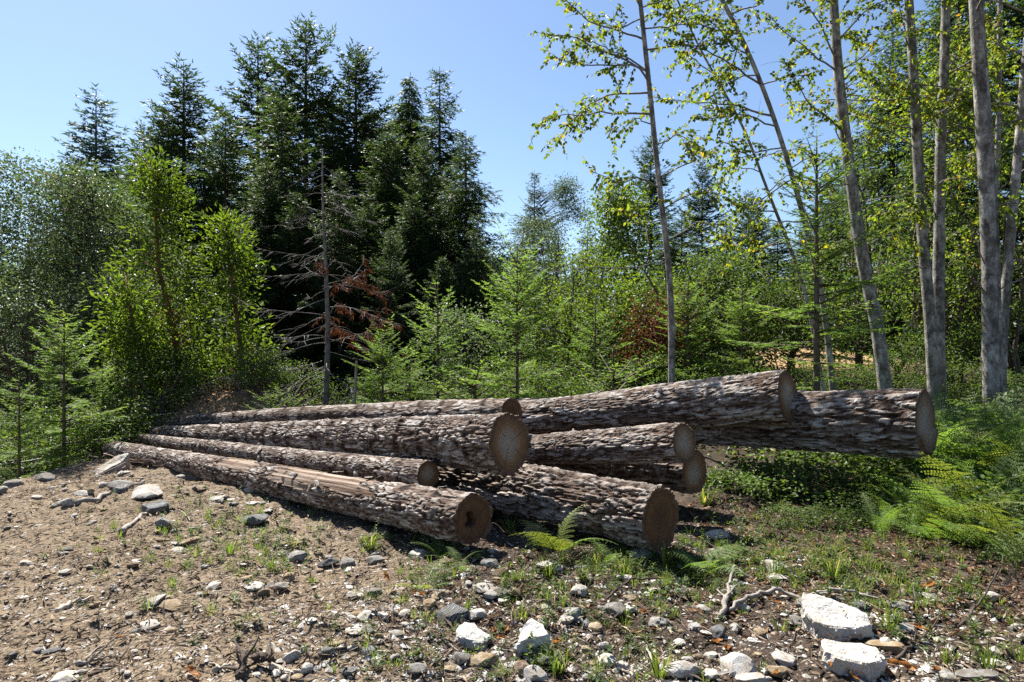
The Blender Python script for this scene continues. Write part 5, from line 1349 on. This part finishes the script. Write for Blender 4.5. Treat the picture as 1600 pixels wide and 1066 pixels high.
GBIG = "big pale rocks on the gravel"
hero = [(1388, 1018, 62, 'cream', .45, "cream coloured rock touching the largest white rock"), (232, 776, 62, 'white', .35, "flat white slab in the rubble above the green patch"), (243, 800, 42, 'blue', .7, "grey block with a dark shaded face in the rubble"),
        (298, 748, 58, 'grey', .3, "thin pale slab leaning under the front log"), (717, 1036, 36, 'grey', .8, "grey and white rock beside the cream rock"), (757, 1042, 58, 'cream', .7, "cream rock split by a crack"),
        (849, 1036, 34, 'blue', .7, "blue grey rock next to the undercut white rock"), (816, 1054, 34, 'tan', .9, "rounded tan rock below the undercut white rock"), (836, 1066, 42, 'white', .8, "round white rock cut by the bottom of the picture"),
        (703, 968, 72, 'band', .4, "dark and pale banded swirly rock"), (780, 933, 42, 'grey', .55, "grey flat-topped rock in the middle gravel"), (757, 922, 48, 'white', .3, "thin white slab beside the grey flat-topped rock"),
        (857, 890, 46, 'white', .5, "white rock crossed by a root below the bracken"), (785, 902, 30, 'tan', .85, "little pyramid shaped rock"), (767, 884, 32, 'blue', .6, "dark slate coloured rock below the front log's end"),
        (832, 838, 46, 'tan', .6, "olive tan boulder between the logs and the bracken"), (893, 966, 52, 'grey', .45, "speckled grey low rock"), (908, 930, 34, 'white', .9, "upright white lump in the weeds"),
        (585, 880, 34, 'grey', .7, "grey rock with a lit top below the front log"), (545, 884, 30, 'grey', .7, "grey rock in the row below the front log, beside its twin"), (513, 884, 34, 'blue', .5, "darker rock at the start of the row below the front log"),
        (655, 868, 46, 'white', .35, "white flat stone close to the front log's end"), (1065, 1052, 56, 'white', .75, "pale rock by the bottom edge below the upright stick"), (1150, 1052, 62, 'white', .7, "white and grey rock amid the bottom cluster"),
        (1176, 1070, 52, 'white', .7, "rounded white rock at the very bottom"), (1217, 1056, 36, 'cream', .6, "cream stone in the bottom cluster"), (1224, 1034, 40, 'white', .5, "small white stone above the cream stone of the cluster"),
        (1210, 890, 48, 'white', .5, "pale lumpy rock below the shade of the overhanging log"), (1216, 906, 34, 'white', .4, "flat white stone below the pale lumpy rock"), (1000, 872, 62, 'white', .45, "lichened white rock in front of the fat bottom log"),
        (1122, 992, 32, 'blue', .9, "grey stone at the foot of the upright stick"), (1188, 994, 26, 'cream', .6, "cream wedge stone by the crooked stick"), (1118, 840, 40, 'white', .55, "pale rounded rock behind the dark green fern"),
        (1345, 956, 34, 'blue', .6, "blue white stone behind the largest white rock"), (1317, 956, 40, 'grey', .5, "grey stone tucked behind the largest white rock"), (1255, 946, 26, 'white', .7, "small white stone under the crooked stick"),
        (1533, 1066, 66, 'grey', .6, "grey white rock cut off at the bottom corner"), (1480, 1066, 40, 'grey', .7, "pale stone next to the bottom corner rock"), (945, 1036, 34, 'white', .6, "white blocky stone by the bottom edge"),
        (974, 1046, 26, 'white', .6, "white chip beside the blocky stone"), (457, 1034, 28, 'white', 1.0, "round white stone on the tan dirt"), (243, 944, 46, 'white', .4, "white stone among sticks on the tan dirt"),
        (268, 950, 44, 'cream', .4, "cream stone touching the white one on the tan dirt"), (235, 980, 40, 'white', .3, "flat white flake on the tan dirt"), (212, 990, 22, 'blue', .5, "blue grey chip beside the flat white flake"),
        (100, 1064, 56, 'white', .3, "flat white stone at the bottom near the corner"), (80, 1022, 26, 'blue', .3, "thin blue grey flake on the dirt"), (255, 822, 30, 'grey', .7, "round grey stone in the weeds of the slope"),
        (297, 852, 40, 'cream', .5, "pale olive stone in the green patch"), (282, 862, 32, 'white', .35, "white flake stone below the green patch"), (340, 785, 28, 'white', .5, "white oval stone on the slope below the front log"),
        (395, 768, 30, 'white', .5, "pale stone half under the front log"), (395, 818, 46, 'blue', .5, "dark broken stone in the green patch"), (465, 876, 36, 'grey', .8, "grey upright stone in the middle of the slope"),
        (437, 920, 40, 'grey', .4, "light grey flat stone on the slope"), (400, 922, 36, 'white', .35, "white flake on the slope near the long dead stick"), (335, 917, 34, 'white', .35, "pale flake near the long dead stick"),
        (575, 1022, 34, 'grey', .5, "grey stone in the lower gravel"), (510, 1024, 28, 'blue', .5, "pale blue stone in the lower gravel"), (650, 1052, 36, 'grey', .5, "grey flat stone in the lower gravel"),
        (600, 964, 30, 'white', .5, "white stone in the centre gravel"), (570, 966, 34, 'white', .5, "second white stone in the centre gravel, nearer the slope"), (555, 935, 30, 'white', .5, "white squarish stone in the centre gravel"),
        (585, 932, 32, 'grey', .5, "grey squarish stone in the centre gravel"), (575, 988, 26, 'grey', .7, "bluish round stone in the lower middle gravel"), (620, 945, 22, 'cream', .6, "small cream stone in the centre gravel"),
        (672, 948, 26, 'cream', .8, "round cream pebble beside the banded rock"), (745, 965, 36, 'white', .6, "white stone beside the banded rock"), (690, 935, 24, 'cream', .7, "round beige stone above the banded rock"),
        (1085, 985, 30, 'white', .6, "white stone near the upright stick"), (1030, 975, 40, 'grey', .4, "pale flat stone in the brown litter"), (960, 960, 44, 'grey', .5, "grey veined low stone lying in the weeds"), (985, 955, 36, 'white', .5, "white stone with grass growing before it"),
        (1400, 953, 36, 'grey', .6, "grey lumpy stone beyond the largest white rock"), (1395, 975, 40, 'white', .4, "white broken stone beyond the cream coloured rock"), (1590, 985, 26, 'white', .6, "white stone at the picture's edge"),
        (1450, 935, 26, 'white', .4, "white stone in the litter below the ferns"), (1240, 905, 26, 'white', .5, "white lump in the shade's lower edge"), (1555, 1040, 34, 'white', .3, "white chip at the bottom corner"),
        (20, 760, 34, 'grey', .5, "grey stone on the crest of the bank"), (72, 752, 36, 'grey', .5, "grey stone on the crest next to the long pale slab"), (185, 770, 30, 'blue', .5, "stone lying in the brown litter by the slab"), (128, 775, 24, 'white', .6, "white stone on the crest's brown litter"),
        (190, 762, 40, 'grey', .45, "pale grey flat rock below the long pale slab")]
for k, (px, py, w, kd, ra, lab) in enumerate(hero):
    stone(px, py, w, kd, lab, k, ra, group=GBIG)

# the many smaller stones, told apart by the marked rock they lie next to
import re
MARKS = [((1310, 988), "the largest white rock"), ((1334, 1048), "the white block below the largest rock"), ((832, 1016), "the undercut white rock"), ((740, 1012), "the speckled pale rock with a shaded corner"), ((158, 742), "the long pale slab")]
for px, py, w, kd, ra, lab in hero:
    lab2 = re.sub(r"^(second|little|small) ", "", lab)
    MARKS.append(((px, py), "the " + " ".join(lab2.split()[:8]) if len(lab2.split()) <= 8 else "the " + " ".join(re.split(r" (?:and|with|whose|nearer|amid|among) ", lab2)[0].split()[:9])))
for px, py, s_, lab in tuft_at: MARKS.append(((px, py), "the " + " ".join(lab.split()[:9])))
MARKS = [(p_, re.sub(r"( (the|of|to|by|in|on|at|a|his|its|next|beside|below|above|between|front|bottom|pale|largest|white|fat|front log's|log's|undercut|bank's|centre|tan|lower|brown|from|under|cream|upright|dark|picture's|another|grey|green|long|just|near|behind))+$", "", t_)) for p_, t_ in MARKS]
def near_to(px, py):
    d2 = [((px - p_[0]) ** 2 + 2.2 * (py - p_[1]) ** 2, p_, t_) for p_, t_ in MARKS]
    d_, p_, t_ = min(d2)
    if d_ < 45 ** 2: w_ = "close in front of" if py > p_[1] + 12 else ("just behind" if py < p_[1] - 12 else "right beside")
    else: w_ = "some way in front of" if py > p_[1] + 20 else ("some way behind" if py < p_[1] - 20 else "off to one side of")
    q_ = (w_ + " " + t_).split()[:12]
    while q_[-1].rstrip(",") in ("the", "of", "to", "by", "in", "on", "at", "a", "beside", "below", "above", "near", "close", "among", "bottom", "fat", "front", "tan", "pale", "flat", "white", "log's", "his"): q_.pop()
    return " ".join(q_).rstrip(",")
rng = np.random.default_rng(1001)
ZONES = [("on the tan dirt of the slope", 80, lambda: (rng.uniform(0, 480), rng.uniform(800, 1066)), (10, 22), [.42, .14, .02, .22, .2]),
         ("in the rubble along the bank's crest", 32, lambda: (rng.uniform(0, 420), rng.uniform(738, 800)), (10, 24), [.5, .25, .05, .1, .1]),
         ("in the gravel below the front log", 70, lambda: (rng.uniform(440, 800), rng.uniform(845, 1066)), (11, 28), [.48, .2, .03, .17, .12]),
         ("among the weeds below the bracken", 54, lambda: (rng.uniform(800, 1080), rng.uniform(880, 1066)), (11, 28), [.52, .22, .03, .15, .08]),
         ("in the brown litter under the crooked stick", 48, lambda: (rng.uniform(1080, 1600), rng.uniform(930, 1066)), (11, 30), [.55, .22, .02, .13, .08])]
SZ = ["thumb-sized", "egg-sized", "fist-sized"]
CW = {'white': "white", 'grey': "grey", 'blue': "dark bluish", 'cream': "cream", 'tan': "tan"}
q = 0
for zone, n, pick, (a, b), pr in ZONES:
    for k in range(n):
        px, py = pick(); w = a + (b - a) * rng.random() ** 1.8
        kd = ['white', 'grey', 'blue', 'cream', 'tan'][rng.choice(5, p=pr)]
        ra = rng.uniform(0.3, 0.8); sz = SZ[min(2, int((w - 10) / 5.5))]; shp = "flat" if ra < 0.42 else ("blocky" if ra > 0.62 else "rough")
        q += 1
        stone(px, py, w, kd, " ".join((f"{sz} {CW[kd]} {shp} stone " + near_to(px, py)).split()[:16]), q, ra, group="small stones scattered over the gravel", protos=SMALL, name="stone", cat="stone")

def build_pebbles():
    rng = np.random.default_rng(1101)
    n = 52000
    px = rng.uniform(-60, 1660, n); d = 2.6 + 6.4 * rng.random(n) ** 1.35
    x = (px - 800) / F * d
    keep = (x < 1.9 + 0.55 * (5.6 - d)) & ((x < -0.5) | (d < 5.6) ) & (x > -6.3) & (rng.random(n) < np.clip(0.62 + 0.6 * vnoise(np.stack([x, d, 0 * x], 1) * 1.3, 4), 0.12, 1))
    x, d = x[keep], d[keep]
    m2 = 5200                                              # larger stones, thick from the middle of the gravel to its far side
    qx = rng.uniform(420, 1640, m2); qd = rng.uniform(2.9, 5.2, m2); qx2 = (qx - 800) / F * qd
    k2 = (qx2 < 1.7 + 0.6 * (5.4 - qd)) & (qx2 > -1.6 - 0.35 * (4.6 - qd)) & (rng.random(m2) < np.clip(0.55 + 0.8 * vnoise(np.stack([qx2, qd, 0 * qx2], 1) * 1.6, 24), 0.05, 1)) & ~((qd > 4.5) & (np.abs(qx2) < 1.3))
    nsm = len(x); x = np.concatenate([x, qx2[k2]]); d = np.concatenate([d, qd[k2]]); n = len(x)
    base = np.array([[1, 0, 0], [0.3, 0.9, 0.1], [-0.8, 0.5, 0], [-0.7, -0.6, 0.1], [0.4, -0.85, 0], [0.1, 0.1, 0.75], [-0.15, 0.0, 0.7]])
    fc = np.array([[0, 1, 5], [1, 2, 6], [1, 6, 5], [2, 3, 6], [3, 4, 5], [3, 5, 6], [4, 0, 5]])
    s = 0.0045 + 0.017 * rng.random(n) ** 3.0; s[nsm:] = 0.010 + 0.019 * rng.random(n - nsm) ** 2; a = rng.uniform(0, 6.28, n); el = rng.uniform(0.6, 1.5, n)
    V = base[None] * (1 + 0.25 * rng.normal(size=(n, 7, 1))) * np.stack([s * el, s, s * rng.uniform(0.35, 0.9, n)], 1)[:, None]
    ca, sa = np.cos(a)[:, None], np.sin(a)[:, None]
    V = np.stack([V[..., 0] * ca - V[..., 1] * sa + x[:, None], V[..., 0] * sa + V[..., 1] * ca + d[:, None], V[..., 2] + (gh(x, d) - s * 0.12)[:, None]], -1)
    m, t, p, out = new_mat("mixed pebbles")
    c = ramp(t, attr(t, 'rnd'), [(0.0, (0.06864, 0.05148, 0.03775)), (0.25, (0.151, 0.1098, 0.0755)), (0.5, (0.2265, 0.1785, 0.1304)), (0.7, (0.2746, 0.254, 0.2265)), (0.88, (0.3844, 0.3638, 0.3363)), (1.0, (0.4805, 0.4668, 0.4393))])
    t.links.new(c, p.inputs['Base Color']); p.inputs['Roughness'].default_value = 0.9; p.inputs['Specular IOR Level'].default_value = 0.2
    T = (np.arange(n)[:, None, None] * 7 + fc[None]).reshape(-1, 3)
    tag(link("gravel", mesh("gravel", V.reshape(-1, 3), T, None, [m], {'rnd': np.repeat(np.where(np.arange(n) < nsm, rng.random(n) ** 1.15, 0.5 + 0.5 * rng.random(n) ** 0.6), 7)})), kind='stuff')
    # splinters of bark and wood
    n = 70000
    px = rng.uniform(-60, 1660, n); d = 2.6 + 7.0 * rng.random(n) ** 1.3; x = (px - 800) / F * d
    keep = (x > -6.2) & (rng.random(n) < np.clip(0.55 + 0.7 * vnoise(np.stack([x, d, 0 * x], 1) * 0.8, 14), 0.1, 1)) & ((d < 6.2) | (x < -0.6))
    x, d = x[keep], d[keep]; n = len(x)
    P = np.stack([x, d, gh(x, d) + 0.004 + 0.012 * rng.random(n)], 1)
    ln = 0.012 + 0.085 * rng.random(n) ** 2.3
    V, T, li = leaves(P, rand_unit(rng, n) * (1, 1, 0.22), unit(np.array([0, 0, 1.0]) + 0.5 * rand_unit(rng, n)), ln, 0.005 + 0.16 * ln * rng.random(n), 'd2', 0.35)
    m2, t, p, out = new_mat("bark and wood splinters")
    c = ramp(t, attr(t, 'rnd'), [(0.0, (0.02464, 0.0169, 0.01267)), (0.4, (0.0704, 0.04928, 0.03344)), (0.7, (0.1584, 0.1188, 0.0792)), (0.9, (0.264, 0.2156, 0.1496)), (1.0, (0.3661, 0.3379, 0.3027))])
    t.links.new(c, p.inputs['Base Color']); p.inputs['Roughness'].default_value = 0.9; p.inputs['Specular IOR Level'].default_value = 0.2
    tag(link("wood_debris", mesh("wood_debris", V, T, None, [m2], {'rnd': rng.random(n)[li]})), kind='stuff')
build_pebbles()

# ------------------------------------------------------------------ sticks
STICKM = {'dark': simple_mat("dark stick bark", (0.0324, 0.02304, 0.018), (0.0864, 0.0648, 0.0504), 22, bs=0.5), 'grey': simple_mat("bleached grey stick", (0.144, 0.126, 0.108), (0.288, 0.2592, 0.2304), 22, bs=0.4),
          'pale': simple_mat("pale bare wood", (0.3024, 0.2592, 0.2088), (0.4176, 0.3744, 0.3168), 18, bs=0.3), 'orange': simple_mat("orange brown bark strip", (0.144, 0.0612, 0.018), (0.288, 0.144, 0.0504), 14, bs=0.5)}
def stick(pix, r, kind, label, lift=None, seed=0, cat="stick", name="stick", forks=0, group="sticks on the gravel", k=6):
    rng = np.random.default_rng(seed + 1200)
    P = []
    for i, (px, py) in enumerate(pix):
        g = on_ground(px, py)
        if lift: g = g + np.array([0, 0, lift[i]])
        P.append(g + (0, 0, r * 0.7))
    P = smooth_path(P, 4 * len(P) + 3)
    P[1:-1] += rng.normal(size=(len(P) - 2, 3)) * r * 0.5
    c = P[len(P) // 2].copy(); c[2] = gz(c[0], c[1])
    P = P - c
    tb = Tubes(); rr = np.linspace(r, r * 0.45, len(P)) * (1 + 0.18 * rng.normal(size=len(P)))
    tb.add(P, rr, k)
    for f in range(forks):
        i = rng.integers(2, len(P) - 3); ax = unit(P[i + 1] - P[i]); d = unit(ax + rand_unit(rng, 1)[0] * (0.8, 0.8, 0.3) + (0, 0, 0.15)); L = rng.uniform(0.06, 0.2)
        v = np.linspace(0, 1, 4)
        tb.add(P[i] + d * (L * v)[:, None] + rng.normal(size=(4, 3)) * 0.004 * v[:, None], np.linspace(r * 0.55, r * 0.2, 4), 4)
    o = link(name, tb.build(name, STICKM[kind]), None, tuple(c))
    return tag(o, label, cat, group)

stick([(1138, 958), (1175, 940), (1215, 932), (1250, 945), (1285, 938), (1330, 940), (1368, 938)], 0.014, 'grey', "long crooked grey stick lying just behind the largest white rock", [0.0, .02, .03, .01, .04, .05, .0], 1, forks=3)
stick([(1125, 968), (1135, 945), (1148, 900)], 0.017, 'grey', "stout broken stick propped upright in the brown litter", [0.0, 0.03, 0.05], 2, forks=2)
stick([(172, 930), (215, 912), (256, 895)], 0.010, 'dark', "dark curved stick on the tan dirt of the slope", None, 3)
stick([(262, 945), (310, 918), (355, 897), (402, 876)], 0.007, 'dark', "long thin dead stick slanting up the slope", None, 4, forks=2)
stick([(88, 958), (115, 948), (146, 937)], 0.016, 'pale', "pale bleached piece of wood on the tan dirt", None, 5, cat="wood piece")
stick([(190, 836), (228, 806)], 0.026, 'grey', "bleached stick below the flat white slab", None, 6)
stick([(120, 792), (160, 780), (215, 760)], 0.03, 'grey', "grey stick along the crest under the long pale slab", None, 7)
stick([(945, 942), (985, 920), (1045, 912)], 0.009, 'dark', "dark thin root arching over the weeds", [0, .05, .02], 8, forks=2)
stick([(845, 952), (880, 985), (920, 1010)], 0.006, 'grey', "thin grey twig lying across the weeds", None, 9, forks=2)
stick([(395, 1040), (430, 1046)], 0.018, 'dark', "dark knotty root end on the dirt at the bottom", [0.03, 0.03], 10, forks=4)
stick([(425, 1050), (470, 1054)], 0.014, 'pale', "pale flat piece of wood beside the knotty root end", None, 11, cat="wood piece")
stick([(375, 1064), (382, 1040)], 0.02, 'dark', "dark stump-like root poking up at the bottom", [0.0, 0.05], 12, forks=5)
stick([(140, 1060), (185, 1040), (180, 1025)], 0.009, 'dark', "dark forked twig near the bottom corner", None, 13, forks=3)
stick([(120, 1040), (165, 1030)], 0.012, 'grey', "grey twig bundle piece near the bottom corner", None, 14, forks=3)
stick([(335, 1055), (365, 1040)], 0.014, 'pale', "pale splinter of wood near the dark root", None, 15, cat="wood piece")
stick([(1250, 975), (1235, 1010), (1228, 1030)], 0.005, 'dark', "thin dark twig beside the largest white rock", None, 16)
stick([(1400, 1035), (1430, 1010), (1460, 990)], 0.010, 'dark', "dark twig behind the curled dry leaves", None, 17, forks=3)
stick([(1500, 985), (1530, 960), (1562, 930)], 0.010, 'dark', "dark bent branch rising below the ferns", [0, .05, .14], 18, forks=2)
stick([(1020, 990), (1040, 960), (1075, 930)], 0.008, 'dark', "dark twig in the brown litter", None, 19, forks=2)
stick([(665, 985), (700, 1012), (725, 1035)], 0.006, 'grey', "grey twig beside the grey and white rock", [0, .02, .02], 20)
stick([(520, 1020), (600, 1006), (650, 1000)], 0.007, 'dark', "dark straight twig in the lower gravel", None, 21, forks=2)
stick([(1105, 880), (1150, 898), (1185, 912)], 0.007, 'grey', "grey twig under the dark green fern", [0.02, .03, 0], 22)
stick([(1010, 1045), (1060, 1010)], 0.006, 'grey', "thin grey twig near the bottom edge", None, 23, forks=1)
stick([(185, 692), (205, 672), (240, 652)], 0.05, 'orange', "curved orange brown strip of bark beyond the logs' far tips", [0.0, 0.05, 0.05], 24, "bark strip", "bark_strip", group=None)
stick([(300, 700), (330, 680)], 0.012, 'dark', "dead branchlet sticking out between the far log tips", [0.1, 0.45], 25, forks=3)
rng = np.random.default_rng(1300)
for k in range(46):
    z = ZONES[[0, 0, 2, 3, 4][k % 5]]
    px, py = z[2](); a = rng.normal() * 0.5 + 2.6; L = rng.uniform(18, 46)
    kd = ['dark', 'grey', 'dark', 'pale'][rng.integers(4)]
    lw = {'dark': "dark", 'grey': "grey", 'pale': "bare pale"}[kd]
    stick([(px, py), (px + 0.5 * L * math.cos(a), py - 0.3 * L * math.sin(a)), (px + L * math.cos(a), min(1085, py - 0.5 * L * math.sin(a)))], rng.uniform(0.003, 0.007), kd,
          f"{'short' if L < 26 else 'longish'} {lw} twig " + near_to(px, py), None, 100 + k, group="twigs scattered over the gravel", k=5, name="twig", cat="twig")

def build_brush():
    """tangle of thin dead twigs on the slash mound and in the litter"""
    rng = np.random.default_rng(1310); tb = Tubes()
    for k in range(900):
        if k < 420: c = np.array([rng.normal(-5.1, 0.8), rng.normal(12.5, 0.55)]); hz = rng.random() * 0.3
        elif k < 560: c = np.array([rng.uniform(-6.2, -4.2), rng.uniform(8.6, 11.0)]); hz = rng.random() * 0.12
        else: c = np.array([rng.uniform(-2.5, 3.4), rng.uniform(2.9, 5.6)]); hz = rng.random() * 0.02
        p = np.array([c[0], c[1], gz(*c) + 0.008 + hz]); d = unit(rng.normal(size=3) * (1, 1, 0.35 if k < 560 else 0.1)); L = rng.uniform(0.08, 0.5 if k < 560 else 0.26)
        v = np.linspace(-0.5, 0.5, 4)
        q = p + d * (L * v)[:, None] + rng.normal(size=(4, 3)) * 0.02 * L; q[:, 2] = np.maximum(q[:, 2], gh(q[:, 0], q[:, 1]) + 0.002)
        r0 = rng.uniform(0.0015, 0.004) * (2.2 if k < 560 else 1)
        tb.add(q, np.linspace(r0, r0 * 0.5, 4), 3)
    tag(link("brush_debris", tb.build("brush_debris", simple_mat("reddish dead twigs", (0.07, 0.04, 0.03), (0.24, 0.17, 0.13), 6, bs=0.0))), kind='stuff')
build_brush()

# ------------------------------------------------------------------ curled dry leaves
def dry_leaf(seed):
    rng = np.random.default_rng(seed); nu, nv = 9, 5
    u = np.linspace(0, 1, nu); v = np.linspace(-1, 1, nv)
    U, Vv = np.meshgrid(u, v, indexing='ij')
    w = 0.30 * np.sin(np.pi * np.clip(U * 0.94 + 0.03, 0, 1)) ** 0.7
    X = U - 0.5; Y = Vv * w * np.cos(Vv * 0.9); Z = 0.22 * Vv ** 2 * w * 2 + 0.45 * (U - 0.45) ** 2 + 0.05 * np.sin(U * 9 + Vv * 3 + seed) + 0.03 * rng.normal(size=U.shape)
    i = np.arange(nu - 1)[:, None] * nv; j = np.arange(nv - 1)[None]
    q = np.stack([i + j, i + nv + j, i + nv + j + 1, i + j + 1], -1).reshape(-1, 4)
    return mesh("dry_leaf", np.stack([X, Y, Z], -1).reshape(-1, 3), None, q, [DRYLEAF], {'rnd': np.clip(0.5 + 0.25 * rng.normal(size=nu * nv), 0, 1)}, True)
DRY = [dry_leaf(k) for k in range(5)]
spots = [((1395, 1040), "curled orange dry leaf standing beside the white block"), ((1390, 1058), "orange dry leaf lowest of those by the white block"), ((1418, 1048), "orange dry leaf farthest out from the white block"), ((1375, 1048), "orange dry leaf touching the white block"),
         ((1302, 1050), "brown dry leaf against the white block's near corner"), ((1335, 1066), "dry leaf fallen in front of the white block"), ((770, 992), "brown curled leaf above the speckled pale rock"), ((782, 1000), "second brown curled leaf above the speckled pale rock"), ((790, 988), "reddish curled leaf between the pale rocks"),
         ((868, 1008), "orange leaf standing beside the undercut white rock"), ((1120, 1008), "curled brown leaf by the stone at the upright stick"), ((1135, 1018), "flat orange leaf near the upright stick"), ((1210, 945), "orange leaf tucked by the crooked stick"),
         ((1300, 935), "orange leaf on the crooked stick's far side"), ((1085, 905), "yellow brown leaf below the dark green fern"), ((1436, 985), "orange leaf standing in the litter"), ((1465, 1050), "tan leaf near the bottom corner rock"), ((1450, 920), "brown leaf under the bright bracken"),
         ((655, 932), "brown leaf in the centre gravel"), ((605, 905), "reddish leaf in the centre gravel"), ((970, 908), "brown leaf in the weeds near the lichened rock"), ((1005, 965), "tan leaf in the brown litter"), ((1075, 1060), "orange leaf at the bottom edge"), ((1208, 1060), "brown leaf by the cream stone"),
         ((1380, 925), "orange leaf by the grass beneath the ferns"), ((1500, 945), "brown leaf at the foot of the large bracken"), ((185, 1000), "tan dry leaf on the dirt"), ((300, 1060), "orange dry leaf on the dirt at the bottom"), ((890, 1030), "brown leaf between weeds by the bottom"), ((735, 870), "brown leaf on the soil below the front log's end")]
rng = np.random.default_rng(1400)
for k, ((px, py), lab) in enumerate(spots):
    g = on_ground(px, py); o = link("dry_leaf", DRY[k % 5], None, tuple(g + (0, 0, 0.012)))
    s = rng.uniform(0.055, 0.095); o.scale = (s, s, s); o.rotation_euler = (rng.normal() * 0.4, rng.normal() * 0.4, rng.uniform(0, 6.28))
    tag(o, lab, "dry leaf", "curled dry leaves")

# ------------------------------------------------------------------ wooden stake and fence wires
def stake():
    d = 10.9; b = at(551, d); t = W(557, 564, d) - np.array(b)
    tb = Tubes(); tb.add([np.array([0, 0, -0.1]), t * 0.5, t], [0.024, 0.023, 0.021], 4)
    root = thing("wooden_stake", "weathered wooden stake standing behind the logs beside the bushy young fir", "stake", b)
    link("post", tb.build("post", STICKM['grey'], False), root)
stake()
WIRE = simple_mat("galvanised wire", (0.30, 0.30, 0.30), (0.45, 0.45, 0.45), 5, 0.45, 0)
for (p, q, lab) in [((-120, 716, 9.3), (75, 714, 10.2), "lower thin fence wire on the bank, ending at the broad young fir"), ((-120, 660, 9.3), (330, 638, 12.4), "upper thin fence wire crossing behind the broad young fir")]:
    a, b = W(*p), W(*q); u = np.linspace(0, 1, 14)
    P = a + (b - a) * u[:, None]; P[:, 2] -= 0.10 * np.sin(np.pi * u)
    tb = Tubes(); tb.add(P - a, 0.003, 4)
    tag(link("fence_wire", tb.build("fence_wire", WIRE), None, tuple(a)), lab, "wire")
